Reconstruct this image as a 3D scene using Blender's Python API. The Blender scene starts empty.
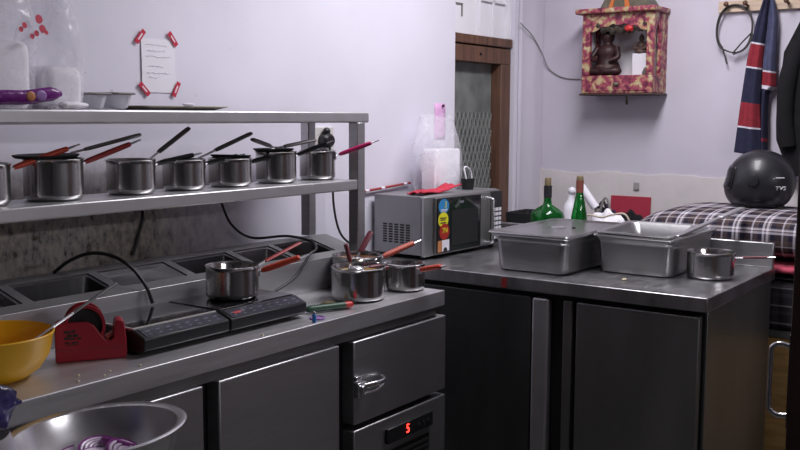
import bpy, bmesh, math, random
from mathutils import Vector, Matrix, Euler
random.seed(7)
C = bpy.context.scene.collection
SC = bpy.context.scene
PI = math.pi

# ------------------------------------------------------------------ materials
def nt(name):
    m = bpy.data.materials.new(name); m.use_nodes = True
    n = m.node_tree.nodes; l = m.node_tree.links
    return m, n, l, n['Principled BSDF']

def mat(name, col, rough=.5, metal=0., vary=0., vscale=20., bump=0., bscale=80., stretch=(1, 1, 1), emit=None, coat=0., alpha=1., trans=0., ior=1.45, spec=.5, rvary=0.):
    m, n, l, b = nt(name)
    c = (*col, 1)
    b.inputs['Base Color'].default_value = c
    b.inputs['Roughness'].default_value = rough
    b.inputs['Metallic'].default_value = metal
    b.inputs['Coat Weight'].default_value = coat
    b.inputs['Alpha'].default_value = alpha
    b.inputs['Transmission Weight'].default_value = trans
    b.inputs['IOR'].default_value = ior
    b.inputs['Specular IOR Level'].default_value = spec
    if emit:
        b.inputs['Emission Color'].default_value = (*emit[0], 1); b.inputs['Emission Strength'].default_value = emit[1]
    if vary or bump or rvary:
        tc = n.new('ShaderNodeTexCoord'); mp = n.new('ShaderNodeMapping'); mp.inputs['Scale'].default_value = stretch
        l.new(tc.outputs['Object'], mp.inputs['Vector'])
    if vary or rvary:
        nz = n.new('ShaderNodeTexNoise'); nz.inputs['Scale'].default_value = vscale; nz.inputs['Detail'].default_value = 5
        l.new(mp.outputs['Vector'], nz.inputs['Vector'])
    if vary:
        rp = n.new('ShaderNodeValToRGB')
        e = rp.color_ramp.elements
        e[0].position = .3; e[1].position = .7
        e[0].color = (*[max(0, x * (1 - vary)) for x in col], 1); e[1].color = (*[min(1, x * (1 + vary)) for x in col], 1)
        l.new(nz.outputs['Fac'], rp.inputs['Fac']); l.new(rp.outputs['Color'], b.inputs['Base Color'])
    if rvary:
        mr = n.new('ShaderNodeMapRange'); mr.inputs['To Min'].default_value = rough - rvary; mr.inputs['To Max'].default_value = rough + rvary
        l.new(nz.outputs['Fac'], mr.inputs['Value']); l.new(mr.outputs['Result'], b.inputs['Roughness'])
    if bump:
        n2 = n.new('ShaderNodeTexNoise'); n2.inputs['Scale'].default_value = bscale; n2.inputs['Detail'].default_value = 3
        l.new(mp.outputs['Vector'], n2.inputs['Vector'])
        bp = n.new('ShaderNodeBump'); bp.inputs['Strength'].default_value = bump; bp.inputs['Distance'].default_value = .01
        l.new(n2.outputs['Fac'], bp.inputs['Height']); l.new(bp.outputs['Normal'], b.inputs['Normal'])
    return m

def film(name, col, clear=.6, rough=.15):
    """thin clear plastic: part see-through, part milky and shiny"""
    m, n, l, b = nt(name)
    b.inputs['Base Color'].default_value = (*col, 1); b.inputs['Roughness'].default_value = rough
    tr = n.new('ShaderNodeBsdfTransparent'); mx = n.new('ShaderNodeMixShader'); out = n['Material Output']
    tc = n.new('ShaderNodeTexCoord'); nz = n.new('ShaderNodeTexNoise'); nz.inputs['Scale'].default_value = 9; nz.inputs['Detail'].default_value = 6
    l.new(tc.outputs['Object'], nz.inputs['Vector'])
    mr = n.new('ShaderNodeMapRange'); mr.inputs['From Min'].default_value = .3; mr.inputs['From Max'].default_value = .7
    mr.inputs['To Min'].default_value = min(1, clear + .12); mr.inputs['To Max'].default_value = clear - .15
    l.new(nz.outputs['Fac'], mr.inputs['Value']); l.new(mr.outputs['Result'], mx.inputs['Fac'])
    l.new(b.outputs['BSDF'], mx.inputs[1]); l.new(tr.outputs['BSDF'], mx.inputs[2]); l.new(mx.outputs['Shader'], out.inputs['Surface'])
    bp = n.new('ShaderNodeBump'); bp.inputs['Strength'].default_value = .5; bp.inputs['Distance'].default_value = .02
    n2 = n.new('ShaderNodeTexNoise'); n2.inputs['Scale'].default_value = 18; l.new(tc.outputs['Object'], n2.inputs['Vector'])
    l.new(n2.outputs['Fac'], bp.inputs['Height']); l.new(bp.outputs['Normal'], b.inputs['Normal'])
    return m

def wall_paint(name, col, dirt_col, lower=None):
    """old emulsion paint with patches, specks and splashed grease low down near the cooking end"""
    m, n, l, b = nt(name)
    tc = n.new('ShaderNodeTexCoord'); sep = n.new('ShaderNodeSeparateXYZ'); l.new(tc.outputs['Object'], sep.inputs['Vector'])
    n1 = n.new('ShaderNodeTexNoise'); n1.inputs['Scale'].default_value = 2.2; n1.inputs['Detail'].default_value = 6
    l.new(tc.outputs['Object'], n1.inputs['Vector'])
    r1 = n.new('ShaderNodeValToRGB'); e = r1.color_ramp.elements
    e[0].position = .35; e[0].color = (*[x * .93 for x in col], 1); e[1].position = .65; e[1].color = (*col, 1)
    l.new(n1.outputs['Fac'], r1.inputs['Fac'])
    def math_(op, a, bv):
        k = n.new('ShaderNodeMath'); k.operation = op; k.use_clamp = op in ('MULTIPLY', 'MINIMUM')
        for i, v in enumerate((a, bv)):
            if isinstance(v, (int, float)): k.inputs[i].default_value = v
            else: l.new(v, k.inputs[i])
        return k.outputs[0]
    def rng(src, a, c, d=0., e_=1.):
        k = n.new('ShaderNodeMapRange'); k.inputs['From Min'].default_value = a; k.inputs['From Max'].default_value = c
        k.inputs['To Min'].default_value = d; k.inputs['To Max'].default_value = e_; l.new(src, k.inputs['Value']); return k.outputs['Result']
    low = rng(sep.outputs['Z'], 1.36, 1.17)
    left = rng(sep.outputs['X'], 2.60, 2.05)
    zone = math_('MULTIPLY', low, left)
    n2 = n.new('ShaderNodeTexNoise'); n2.inputs['Scale'].default_value = 34; n2.inputs['Detail'].default_value = 8; n2.inputs['Roughness'].default_value = .7
    mp = n.new('ShaderNodeMapping'); mp.inputs['Scale'].default_value = (1, 1, .55); l.new(tc.outputs['Object'], mp.inputs['Vector']); l.new(mp.outputs['Vector'], n2.inputs['Vector'])
    sp = rng(n2.outputs['Fac'], .40, .62)
    base = rng(n1.outputs['Fac'], .2, .6, .45, .85)
    dirt = math_('MULTIPLY', zone, math_('MAXIMUM', sp, base))
    # scattered specks higher up towards the left
    n3 = n.new('ShaderNodeTexNoise'); n3.inputs['Scale'].default_value = 30; n3.inputs['Detail'].default_value = 2
    l.new(tc.outputs['Object'], n3.inputs['Vector'])
    spk = math_('MULTIPLY', rng(n3.outputs['Fac'], .69, .74), rng(sep.outputs['X'], 2.6, 1.6, 0, .5))
    fac = math_('MAXIMUM', dirt, spk)
    mx = n.new('ShaderNodeMix'); mx.data_type = 'RGBA'
    l.new(fac, mx.inputs['Factor']); l.new(r1.outputs['Color'], mx.inputs['A'])
    rd = n.new('ShaderNodeValToRGB'); ed = rd.color_ramp.elements
    ed[0].position = .42; ed[0].color = (.42, .355, .25, 1); ed[1].position = .58; ed[1].color = (*dirt_col, 1)
    l.new(n2.outputs['Fac'], rd.inputs['Fac']); l.new(rd.outputs['Color'], mx.inputs['B'])
    l.new(mx.outputs['Result'], b.inputs['Base Color'])
    b.inputs['Roughness'].default_value = .55
    bp = n.new('ShaderNodeBump'); bp.inputs['Strength'].default_value = .25; bp.inputs['Distance'].default_value = .01
    l.new(n1.outputs['Fac'], bp.inputs['Height']); l.new(bp.outputs['Normal'], b.inputs['Normal'])
    return m

def plaid(name, cols, nu, nv, src='UV', axes=('X', 'Y')):
    """woven check: constant bands of colour along U and V, averaged"""
    m, n, l, b = nt(name)
    tc = n.new('ShaderNodeTexCoord'); sep = n.new('ShaderNodeSeparateXYZ'); l.new(tc.outputs[src], sep.inputs['Vector'])
    outs = []
    for ax, k in ((axes[0], nu), (axes[1], nv)):
        mu = n.new('ShaderNodeMath'); mu.operation = 'MULTIPLY'; mu.inputs[1].default_value = k; l.new(sep.outputs[ax], mu.inputs[0])
        fr = n.new('ShaderNodeMath'); fr.operation = 'FRACT'; l.new(mu.outputs[0], fr.inputs[0])
        rp = n.new('ShaderNodeValToRGB'); rp.color_ramp.interpolation = 'CONSTANT'; el = rp.color_ramp.elements
        el[0].position = 0; el[0].color = (*cols[0][1], 1)
        el[1].position = cols[1][0]; el[1].color = (*cols[1][1], 1)
        for p, c in cols[2:]:
            q = el.new(p); q.color = (*c, 1)
        l.new(fr.outputs[0], rp.inputs['Fac']); outs.append(rp.outputs['Color'])
    mx = n.new('ShaderNodeMix'); mx.data_type = 'RGBA'; mx.inputs['Factor'].default_value = .5
    l.new(outs[0], mx.inputs['A']); l.new(outs[1], mx.inputs['B']); l.new(mx.outputs['Result'], b.inputs['Base Color'])
    b.inputs['Roughness'].default_value = .9; b.inputs['Specular IOR Level'].default_value = .15
    return m

def floral(name):
    m, n, l, b = nt(name)
    tc = n.new('ShaderNodeTexCoord')
    nz = n.new('ShaderNodeTexNoise'); nz.inputs['Scale'].default_value = 34; nz.inputs['Detail'].default_value = 4; nz.inputs['Distortion'].default_value = .6
    l.new(tc.outputs['Object'], nz.inputs['Vector'])
    rp = n.new('ShaderNodeValToRGB'); el = rp.color_ramp.elements
    el[0].position = .36; el[0].color = (.10, .014, .035, 1)
    el[1].position = .47; el[1].color = (.30, .045, .085, 1)
    for p, c in ((.53, (.36, .10, .11)), (.57, (.40, .28, .12)), (.68, (.52, .43, .27))):
        q = el.new(p); q.color = (*c, 1)
    l.new(nz.outputs['Fac'], rp.inputs['Fac']); l.new(rp.outputs['Color'], b.inputs['Base Color'])
    b.inputs['Roughness'].default_value = .45
    return m

M = {}
M['steel'] = mat('brushed steel', (.49, .487, .495), .36, .92, .05, 6, .05, 30, (1, 1, 14), rvary=.05)
M['steel_h'] = mat('brushed steel worktop', (.58, .573, .59), .40, .76, .08, 5, .06, 12, (.8, 8, 8), rvary=.06)
M['steel_worn'] = mat('worn steel worktop', (.44, .437, .45), .33, .92, .22, 7, .12, 10, (1.4, 3, 1), rvary=.12)
M['steel_pale'] = mat('satin steel', (.60, .595, .61), .42, .85, .06, 9, .05, 60)
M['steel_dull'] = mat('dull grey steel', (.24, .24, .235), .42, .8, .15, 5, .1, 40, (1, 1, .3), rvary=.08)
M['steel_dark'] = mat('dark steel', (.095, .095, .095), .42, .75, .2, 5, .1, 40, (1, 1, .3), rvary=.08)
M['pot'] = mat('polished pot steel', (.53, .525, .52), .17, .96, .05, 12, .03, 90, rvary=.05)
M['chrome'] = mat('chrome', (.80, .80, .82), .22, .95)
M['bowl_steel'] = mat('spun bowl steel', (.72, .715, .73), .27, .9, .04, 12)
M['oven_steel'] = mat('painted grey steel', (.30, .30, .31), .42, .55, .06, 8)
M['gap'] = mat('black rubber', (.012, .012, .013), .6)
M['black'] = mat('black plastic', (.016, .016, .018), .35, spec=.5)
M['black_matt'] = mat('matt black plastic', (.02, .02, .022), .6)
M['glass_black'] = mat('black ceramic glass', (.010, .010, .011), .10, vary=.3, vscale=14, coat=.3, rvary=.05)
M['panel'] = mat('cooktop control strip', (.035, .035, .05), .25)
M['print'] = mat('pale print', (.16, .16, .21), .5)
M['print_red'] = mat('red print', (.5, .04, .05), .5)
M['red_grip'] = mat('orange red rubber grip', (.62, .07, .035), .42)
M['dark_red_grip'] = mat('dark red rubber grip', (.33, .03, .03), .42)
M['salmon_grip'] = mat('salmon red grip', (.52, .11, .075), .45)
M['pink_grip'] = mat('magenta rubber grip', (.55, .03, .16), .42)
M['maroon_grip'] = mat('maroon grip', (.16, .035, .05), .45)
M['grey_grip'] = mat('charcoal plastic', (.10, .095, .095), .5)
M['gravy'] = mat('brown gravy', (.16, .055, .015), .3, vary=.4, vscale=60)
M['sauce'] = mat('ochre sauce', (.30, .17, .05), .35, vary=.3, vscale=60)
M['yellow'] = mat('yellow plastic', (.80, .43, .012), .38)
M['disp_red'] = mat('red plastic', (.31, .014, .028), .38)
M['wall'] = wall_paint('old white paint', (.775, .755, .85), (.075, .06, .035))
M['wall_back'] = mat('pale mauve paint', (.61, .575, .655), .6, vary=.05, vscale=2.5, bump=.2, bscale=6)
M['dado'] = mat('cream plaster', (.575, .54, .535), .65, vary=.10, vscale=4, bump=.3, bscale=8)
M['room'] = mat('dim grey wall', (.09, .088, .088), .8, vary=.1, vscale=2)
M['floor'] = mat('dark stone floor', (.06, .057, .055), .5, vary=.25, vscale=6)
M['ceiling'] = mat('grey white ceiling', (.62, .60, .62), .8, vary=.05, vscale=3)
M['wood'] = mat('reddish brown wood', (.125, .062, .040), .5, vary=.35, vscale=7, bump=.1, bscale=20, stretch=(6, 6, .6))
M['wood_dark'] = mat('dark brown painted wood', (.055, .028, .026), .5, vary=.25, vscale=7, stretch=(6, 6, .6))
M['ply'] = mat('yellow plywood', (.42, .25, .09), .6, vary=.25, vscale=6, stretch=(1, 1, 6))
M['pine'] = mat('pale bare wood', (.62, .48, .36), .6, vary=.2, vscale=9, stretch=(1, .5, 6))
M['paper'] = mat('white paper', (.84, .82, .88), .7)
M['ink'] = mat('blue ink', (.755, .745, .855), .7)
M['tape_red'] = mat('red sticker tape', (.55, .02, .06), .45)
M['tape_white'] = mat('white tape print', (.80, .70, .75), .5)
M['pink_paper'] = mat('pink paper', (.80, .45, .75), .6)
M['film'] = film('clear plastic film', (.92, .90, .97), .76)
M['film_dense'] = film('milky plastic film', (.88, .86, .93), .42)
M['tub'] = film('clear plastic tub', (.72, .72, .78), .50, .08)
M['foam'] = mat('white foam', (.93, .91, .96), .6, vary=.03, vscale=8)
M['purple'] = mat('purple packet film', (.16, .02, .19), .25, vary=.35, vscale=18, bump=.4, bscale=30)
M['cream_tray'] = mat('grey cardboard', (.36, .33, .27), .7)
M['green_glass'] = mat('green bottle glass', (.012, .22, .035), .06, trans=.75, ior=1.45)
M['cork'] = mat('gold foil cap', (.16, .12, .06), .5)
M['foil_black'] = mat('black foil', (.02, .02, .025), .4)
M['foil_red'] = mat('brown red foil', (.20, .06, .045), .45)
M['white_plastic'] = mat('white plastic', (.82, .80, .86), .35)
M['red_board'] = mat('dark red board', (.40, .03, .06), .6)
M['cable'] = mat('black cable', (.012, .012, .013), .5)
M['cable_pale'] = mat('beige cable', (.55, .47, .38), .5)
M['black_cable'] = mat('dark brown cable', (.045, .04, .038), .5)
M['plate_grey'] = mat('grey plate plastic', (.34, .32, .32), .6)
M['cable_grey'] = mat('grey cable', (.22, .21, .20), .5)
M['red_cloth'] = mat('red cloth', (.50, .03, .06), .75, vary=.25, vscale=20, bump=.3, bscale=40)
M['floral'] = floral('magenta and gold floral paper')
M['shrine_white'] = mat('white lining', (.80, .78, .84), .6)
M['idol'] = mat('dark red painted clay', (.028, .008, .009), .5, vary=.5, vscale=30)  # red clay, darkened further to take in the shade around the idol
M['idol_brown'] = mat('brown clay', (.10, .06, .05), .5, vary=.4, vscale=40)
M['garland'] = mat('dark dried flowers', (.05, .04, .03), .8, vary=.6, vscale=50)
M['orange'] = mat('orange paint', (.55, .16, .04), .5)
M['olive'] = mat('olive grey paint', (.12, .11, .08), .6, vary=.3, vscale=25)
M['navy'] = mat('navy cloth', (.020, .021, .052), .9, vary=.2, vscale=40)
M['slate'] = mat('slate blue cloth', (.075, .08, .15), .9, vary=.2, vscale=40)
M['jersey_red'] = mat('red jersey cloth', (.27, .022, .036), .9, vary=.15, vscale=40)
M['jersey_white'] = mat('white stripe cloth', (.70, .66, .74), .9)
M['black_cloth'] = mat('black cloth', (.006, .0055, .007), .95, vary=.3, vscale=20, bump=.3, bscale=25)
M['helmet'] = mat('matt black helmet shell', (.020, .020, .024), .36, coat=.15)
M['visor'] = mat('dark visor', (.008, .008, .010), .12)
M['decal'] = mat('silver white decal', (.75, .73, .78), .4)
M['net'] = mat('grey green mesh glass', (.16, .17, .165), .5, vary=.35, vscale=9)
M['net_line'] = mat('pale wire mesh', (.215, .22, .21), .6)
M['white_paint'] = mat('white gloss paint', (.84, .83, .88), .4)
M['quilt'] = plaid('brown and navy plaid', [(0, (.055, .036, .034)), (.20, (.016, .017, .035)), (.36, (.22, .19, .20)), (.42, (.70, .66, .72)), (.50, (.16, .13, .13)), (.56, (.66, .62, .70)), (.63, (.025, .022, .04)), (.78, (.11, .08, .075)), (.94, (.55, .51, .56))], 9, 11)
M['pink_cloth'] = mat('red and pink cloth', (.42, .06, .10), .85, vary=.6, vscale=22)
M['dark_quilt'] = plaid('dark striped quilt', [(0, (.016, .014, .016)), (.5, (.03, .026, .03)), (.82, (.22, .20, .21)), (.9, (.02, .016, .02))], 3, 14)
M['mattress'] = plaid('dark checked ticking', [(0, (.020, .018, .022)), (.35, (.05, .045, .05)), (.55, (.02, .018, .022)), (.80, (.26, .24, .26)), (.88, (.03, .026, .03))], 9, 14, 'Object', ('Y', 'Z'))
M['blue_bag'] = mat('dark blue plastic bag', (.03, .025, .10), .25, vary=.6, vscale=16, bump=.6, bscale=25)
M['grey_bag'] = film('grey see-through bag', (.55, .53, .60), .38)
M['cabbage'] = mat('pale green leaf', (.50, .60, .42), .55, vary=.25, vscale=14, bump=.4, bscale=14)
M['onion'] = mat('onion flesh', (.78, .66, .80), .35, vary=.1, vscale=30)
M['onion_skin'] = mat('purple onion edge', (.26, .05, .26), .35)
M['green_plastic'] = mat('dark green plastic', (.012, .06, .028), .4)
M['red_plastic'] = mat('bright red plastic', (.55, .03, .03), .4)
M['blue_plastic'] = mat('bright blue plastic', (.05, .25, .65), .35)
M['violet'] = mat('violet plastic', (.30, .16, .42), .4)
M['st_blue'] = mat('blue sticker', (.03, .22, .50), .4)
M['st_yellow'] = mat('yellow sticker', (.72, .66, .03), .4)
M['st_red'] = mat('dark red sticker', (.36, .025, .02), .4)
M['st_orange'] = mat('orange sticker', (.50, .20, .08), .4)
M['st_white'] = mat('white sticker', (.74, .72, .78), .45)
M['mw_glass'] = mat('dark oven window', (.014, .014, .016), .08, coat=.3)
M['led'] = mat('red led', (.6, .01, .01), .5, emit=((1, .03, .02), 6))
M['tube'] = mat('lit tube', (1, 1, 1), .5, emit=((.96, .93, 1.), 5))
M['socket'] = mat('white switch plastic', (.66, .63, .60), .45)
M['crumb'] = mat('pale crumb', (.6, .52, .35), .8)

# ------------------------------------------------------------------ mesh helper
class MB:
    def __init__(s): s.v = []; s.f = []; s.mi = []; s.uv = {}
    def add(s, vs, fs, mi=0):
        b = len(s.v); s.v += [Vector(p) for p in vs]
        for f in fs: s.f.append([i + b for i in f]); s.mi.append(mi)
        return b
    def box(s, x0, y0, z0, x1, y1, z1, mi=0, mtx=None):
        vs = [Vector((x, y, z)) for z in (z0, z1) for y in (y0, y1) for x in (x0, x1)]
        if mtx is not None: vs = [mtx @ p for p in vs]
        s.add(vs, [(0, 2, 3, 1), (4, 5, 7, 6), (0, 1, 5, 4), (2, 6, 7, 3), (0, 4, 6, 2), (1, 3, 7, 5)], mi); return s
    def rings(s, loops, cap0=True, cap1=True, mi=0, closed=True):
        n = len(loops[0]); b = s.add([p for L in loops for p in L], [], mi)
        for i in range(len(loops) - 1):
            for j in range(n if closed else n - 1):
                k = (j + 1) % n
                s.f.append([b + i * n + j, b + i * n + k, b + (i + 1) * n + k, b + (i + 1) * n + j]); s.mi.append(mi)
        if cap0: s.f.append([b + j for j in reversed(range(n))]); s.mi.append(mi)
        if cap1: s.f.append([b + (len(loops) - 1) * n + j for j in range(n)]); s.mi.append(mi)
        return s
    def lathe(s, prof, c=(0, 0, 0), n=32, mtx=None, cap0=True, cap1=True, mi=0, sx=1, sy=1):
        L = []
        for r, z in prof:
            ring = [Vector((c[0] + max(r, 1e-4) * sx * math.cos(2 * PI * j / n), c[1] + max(r, 1e-4) * sy * math.sin(2 * PI * j / n), c[2] + z)) for j in range(n)]
            if mtx is not None: ring = [mtx @ p for p in ring]
            L.append(ring)
        return s.rings(L, cap0, cap1, mi)
    def tube(s, pts, r, n=8, smooth=0, mi=0, flat=1., up=(0, 0, 1), mtx=None):
        P = [Vector(p) for p in pts]
        if smooth and len(P) > 2:
            Q = []; E_ = [2 * P[0] - P[1]] + P + [2 * P[-1] - P[-2]]
            for i in range(1, len(E_) - 2):
                a, b, c, d = E_[i - 1:i + 3]
                for k in range(smooth):
                    t = k / smooth
                    Q.append(.5 * ((2 * b) + (c - a) * t + (2 * a - 5 * b + 4 * c - d) * t * t + (3 * b - a - 3 * c + d) * t ** 3))
            Q.append(P[-1]); P = Q
        N = len(P); rr = r if callable(r) else ((lambda t: r) if not isinstance(r, (list, tuple)) else (lambda t: r[min(len(r) - 2, int(t * (len(r) - 1)))] + (r[min(len(r) - 1, int(t * (len(r) - 1)) + 1)] - r[min(len(r) - 2, int(t * (len(r) - 1)))]) * (t * (len(r) - 1) - min(len(r) - 2, int(t * (len(r) - 1))))))
        L = []; u = Vector(up)
        for i in range(N):
            t = (P[min(i + 1, N - 1)] - P[max(i - 1, 0)]).normalized()
            if abs(t.dot(u)) > .97: u = Vector((1, 0, 0)) if abs(t.x) < .9 else Vector((0, 1, 0))
            a = t.cross(u).normalized(); b = a.cross(t).normalized(); u = b
            R = rr(i / max(1, N - 1))
            L.append([P[i] + a * R * math.cos(2 * PI * j / n) + b * R * flat * math.sin(2 * PI * j / n) for j in range(n)])
        if mtx is not None: L = [[mtx @ p for p in q] for q in L]
        return s.rings(L, True, True, mi)
    def prism(s, poly, a, b, axis='y', mi=0, mtx=None):
        """poly: outline in the two other axes, extruded from a to b along axis"""
        def P(p, t):
            q = {'x': (t, p[0], p[1]), 'y': (p[0], t, p[1]), 'z': (p[0], p[1], t)}[axis]
            q = Vector(q); return mtx @ q if mtx is not None else q
        return s.rings([[P(p, a) for p in poly], [P(p, b) for p in poly]], True, True, mi)
    def grid(s, fn, nu, nv, mi=0, wrap=False, mif=None):
        b = s.add([fn(i / nu, j / nv) for j in range(nv + 1) for i in range(nu + 1)], [], mi)
        for j in range(nv):
            for i in range(nu):
                q = [b + j * (nu + 1) + i, b + j * (nu + 1) + i + 1, b + (j + 1) * (nu + 1) + i + 1, b + (j + 1) * (nu + 1) + i]
                s.uv[len(s.f)] = [(i / nu, j / nv), ((i + 1) / nu, j / nv), ((i + 1) / nu, (j + 1) / nv), (i / nu, (j + 1) / nv)]
                s.f.append(q); s.mi.append(mif((i + .5) / nu, (j + .5) / nv) if mif else mi)
        return s
    def ball(s, c, r, n=20, m=12, fn=None, mi=0, mtx=None):
        r = Vector(r) if hasattr(r, '__len__') else Vector((r, r, r)); L = []
        for i in range(m + 1):
            t = PI * i / m; ring = []
            for j in range(n):
                p = 2 * PI * j / n
                d = Vector((math.sin(t) * math.cos(p), math.sin(t) * math.sin(p), -math.cos(t)))
                if i in (0, m): d = Vector((1e-4 * math.cos(p), 1e-4 * math.sin(p), -math.cos(t)))
                k = fn(d) if fn else 1.
                q = Vector(c) + Vector((d.x * r.x, d.y * r.y, d.z * r.z)) * k
                ring.append(mtx @ q if mtx is not None else q)
            L.append(ring)
        return s.rings(L, True, True, mi)
    def build(s, name, m, parent=None, origin=None, bevel=0., seg=2, ang=40, solid=0., sub=0, flat=False):
        me = bpy.data.meshes.new(name)
        o0 = Vector(origin) if origin is not None else (Vector(parent['_o']) if parent is not None and '_o' in parent else Vector((0, 0, 0)))
        me.from_pydata([p - o0 for p in s.v], [], s.f)
        for q in (m if isinstance(m, (list, tuple)) else [m]): me.materials.append(q)
        me.polygons.foreach_set('material_index', s.mi)
        if s.uv:
            uv = me.uv_layers.new(name='UVMap')
            for fi, co in s.uv.items():
                for li, c in zip(me.polygons[fi].loop_indices, co): uv.data[li].uv = c
        bm = bmesh.new(); bm.from_mesh(me); bmesh.ops.recalc_face_normals(bm, faces=bm.faces); bm.to_mesh(me); bm.free()
        if not flat:
            me.polygons.foreach_set('use_smooth', [True] * len(me.polygons))
            me.set_sharp_from_angle(angle=math.radians(ang))
        o = bpy.data.objects.new(name, me); C.objects.link(o)
        if parent is not None: o.parent = parent
        elif origin is not None: o.location = o0
        if parent is not None and '_o' in parent: o['_o'] = parent['_o']
        if solid:
            d = o.modifiers.new('Solidify', 'SOLIDIFY'); d.thickness = solid; d.offset = 0
        if bevel:
            d = o.modifiers.new('Bevel', 'BEVEL'); d.width = bevel; d.segments = seg; d.limit_method = 'ANGLE'; d.angle_limit = math.radians(40); d.harden_normals = False
        if sub:
            d = o.modifiers.new('Subdivision', 'SUBSURF'); d.levels = sub; d.render_levels = sub
        return o

def tag(o, label, cat, group=None, kind=None):
    o['label'] = label; o['category'] = cat
    if group: o['group'] = group
    if kind: o['kind'] = kind
    return o

def thing(name, loc, label, cat, group=None, local=False, rz=0.):
    """an Empty at the thing's base; local=True: parts are written in its own frame, else in world coordinates"""
    o = bpy.data.objects.new(name, None); C.objects.link(o); o.location = loc; o.rotation_euler = (0, 0, rz); o.empty_display_size = .05
    o['_o'] = (0., 0., 0.) if local else tuple(float(x) for x in loc)
    return tag(o, label, cat, group)

def structure(name, mb, m, **k):
    o = mb.build(name, m, **k); o['kind'] = 'structure'; return o

def text(name, s, size, m, parent, mtx, depth=.0006):
    cu = bpy.data.curves.new(name, 'FONT'); cu.body = s; cu.size = size; cu.extrude = depth; cu.align_x = 'CENTER'; cu.align_y = 'CENTER'
    t = bpy.data.objects.new(name, cu); C.objects.link(t)
    me = bpy.data.meshes.new_from_object(t.evaluated_get(bpy.context.evaluated_depsgraph_get()))
    bpy.data.objects.remove(t); me.name = name
    me.materials.clear(); me.materials.append(m)
    o = bpy.data.objects.new(name, me); C.objects.link(o); o.parent = parent
    o0 = Vector(parent['_o']) if '_o' in parent else Vector((0, 0, 0))
    me.transform(mtx); me.transform(Matrix.Translation(-o0)); o['_o'] = tuple(o0)
    return o

def rrect(x0, y0, x1, y1, r, n=5):
    r = max(1e-4, min(r, (x1 - x0) / 2 - 1e-4, (y1 - y0) / 2 - 1e-4)); P = []
    for cx, cy, a in ((x1 - r, y1 - r, 0), (x0 + r, y1 - r, PI / 2), (x0 + r, y0 + r, PI), (x1 - r, y0 + r, 1.5 * PI)):
        for k in range(n + 1): P.append((cx + r * math.cos(a + PI / 2 * k / n), cy + r * math.sin(a + PI / 2 * k / n)))
    return P

def T(x, y, z): return Matrix.Translation((x, y, z))
def R(ax, d): return Matrix.Rotation(math.radians(d), 4, ax)
def frame(o, x, y):
    """matrix whose local X, Y, Z are the given world X and Y directions and their cross product"""
    x = Vector(x).normalized(); y = Vector(y).normalized(); z = x.cross(y)
    return Matrix(((x.x, y.x, z.x, o[0]), (x.y, y.y, z.y, o[1]), (x.z, y.z, z.z, o[2]), (0, 0, 0, 1)))

# ================================================================== the room
YW, XB = 2.50, 4.73          # wall behind the rack, back wall
DX0, DX1, DZ = 3.925, 4.50, 1.85   # doorway in wall_left
b = MB()
b.box(-1.6, YW, 0, DX0, YW + .15, 2.75).box(DX1, YW, 0, XB + .15, YW + .15, 2.75).box(DX0, YW, 2.45, DX1, YW + .15, 2.75)
structure('wall_left', b, M['wall'])
structure('wall_back', MB().box(XB, -1.6, 0, XB + .15, YW, 2.75), M['wall_back'])
M['room_pale'] = mat('pale grey wall', (.36, .35, .37), .8, vary=.1, vscale=2)
structure('wall_right', MB().box(-1.6, -1.75, 0, XB + .15, -1.6, 2.75), M['room_pale'])
structure('wall_front', MB().box(-1.75, -1.75, 0, -1.6, YW + .15, 2.75), M['room'])
structure('floor', MB().box(-1.75, -1.75, -.1, XB + .15, YW + .15, 0), M['floor'])
structure('ceiling', MB().box(-1.75, -1.75, 2.75, XB + .15, YW + .15, 2.85), M['ceiling'])

# plaster dado with a ragged top edge on the back wall
b = MB(); n = 90
top = [1.162 + .006 * math.sin(i * .43) + .004 * random.uniform(-1, 1) + (.006 if i % 23 < 3 else 0) for i in range(n + 1)]
L = []
for i in range(n + 1):
    y = YW - .001 - (YW - .3) * i / n
    L.append([(XB - .012, y, 0), (XB - .001, y, 0), (XB - .001, y, top[i]), (XB - .009, y, top[i]), (XB - .012, y, top[i] - .006)])
structure('trim_1', b.rings(L), M['dado'])
# rounded plaster pier in the corner
b = MB()
b.prism([(4.535, 2.499), (4.545, 2.482), (4.60, 2.478), (4.62, 2.46), (4.66, 2.452), (4.729, 2.45), (4.729, 2.499)], 0, 2.745, 'z')
structure('trim_2', b, M['wall_back'], bevel=.006)

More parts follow.
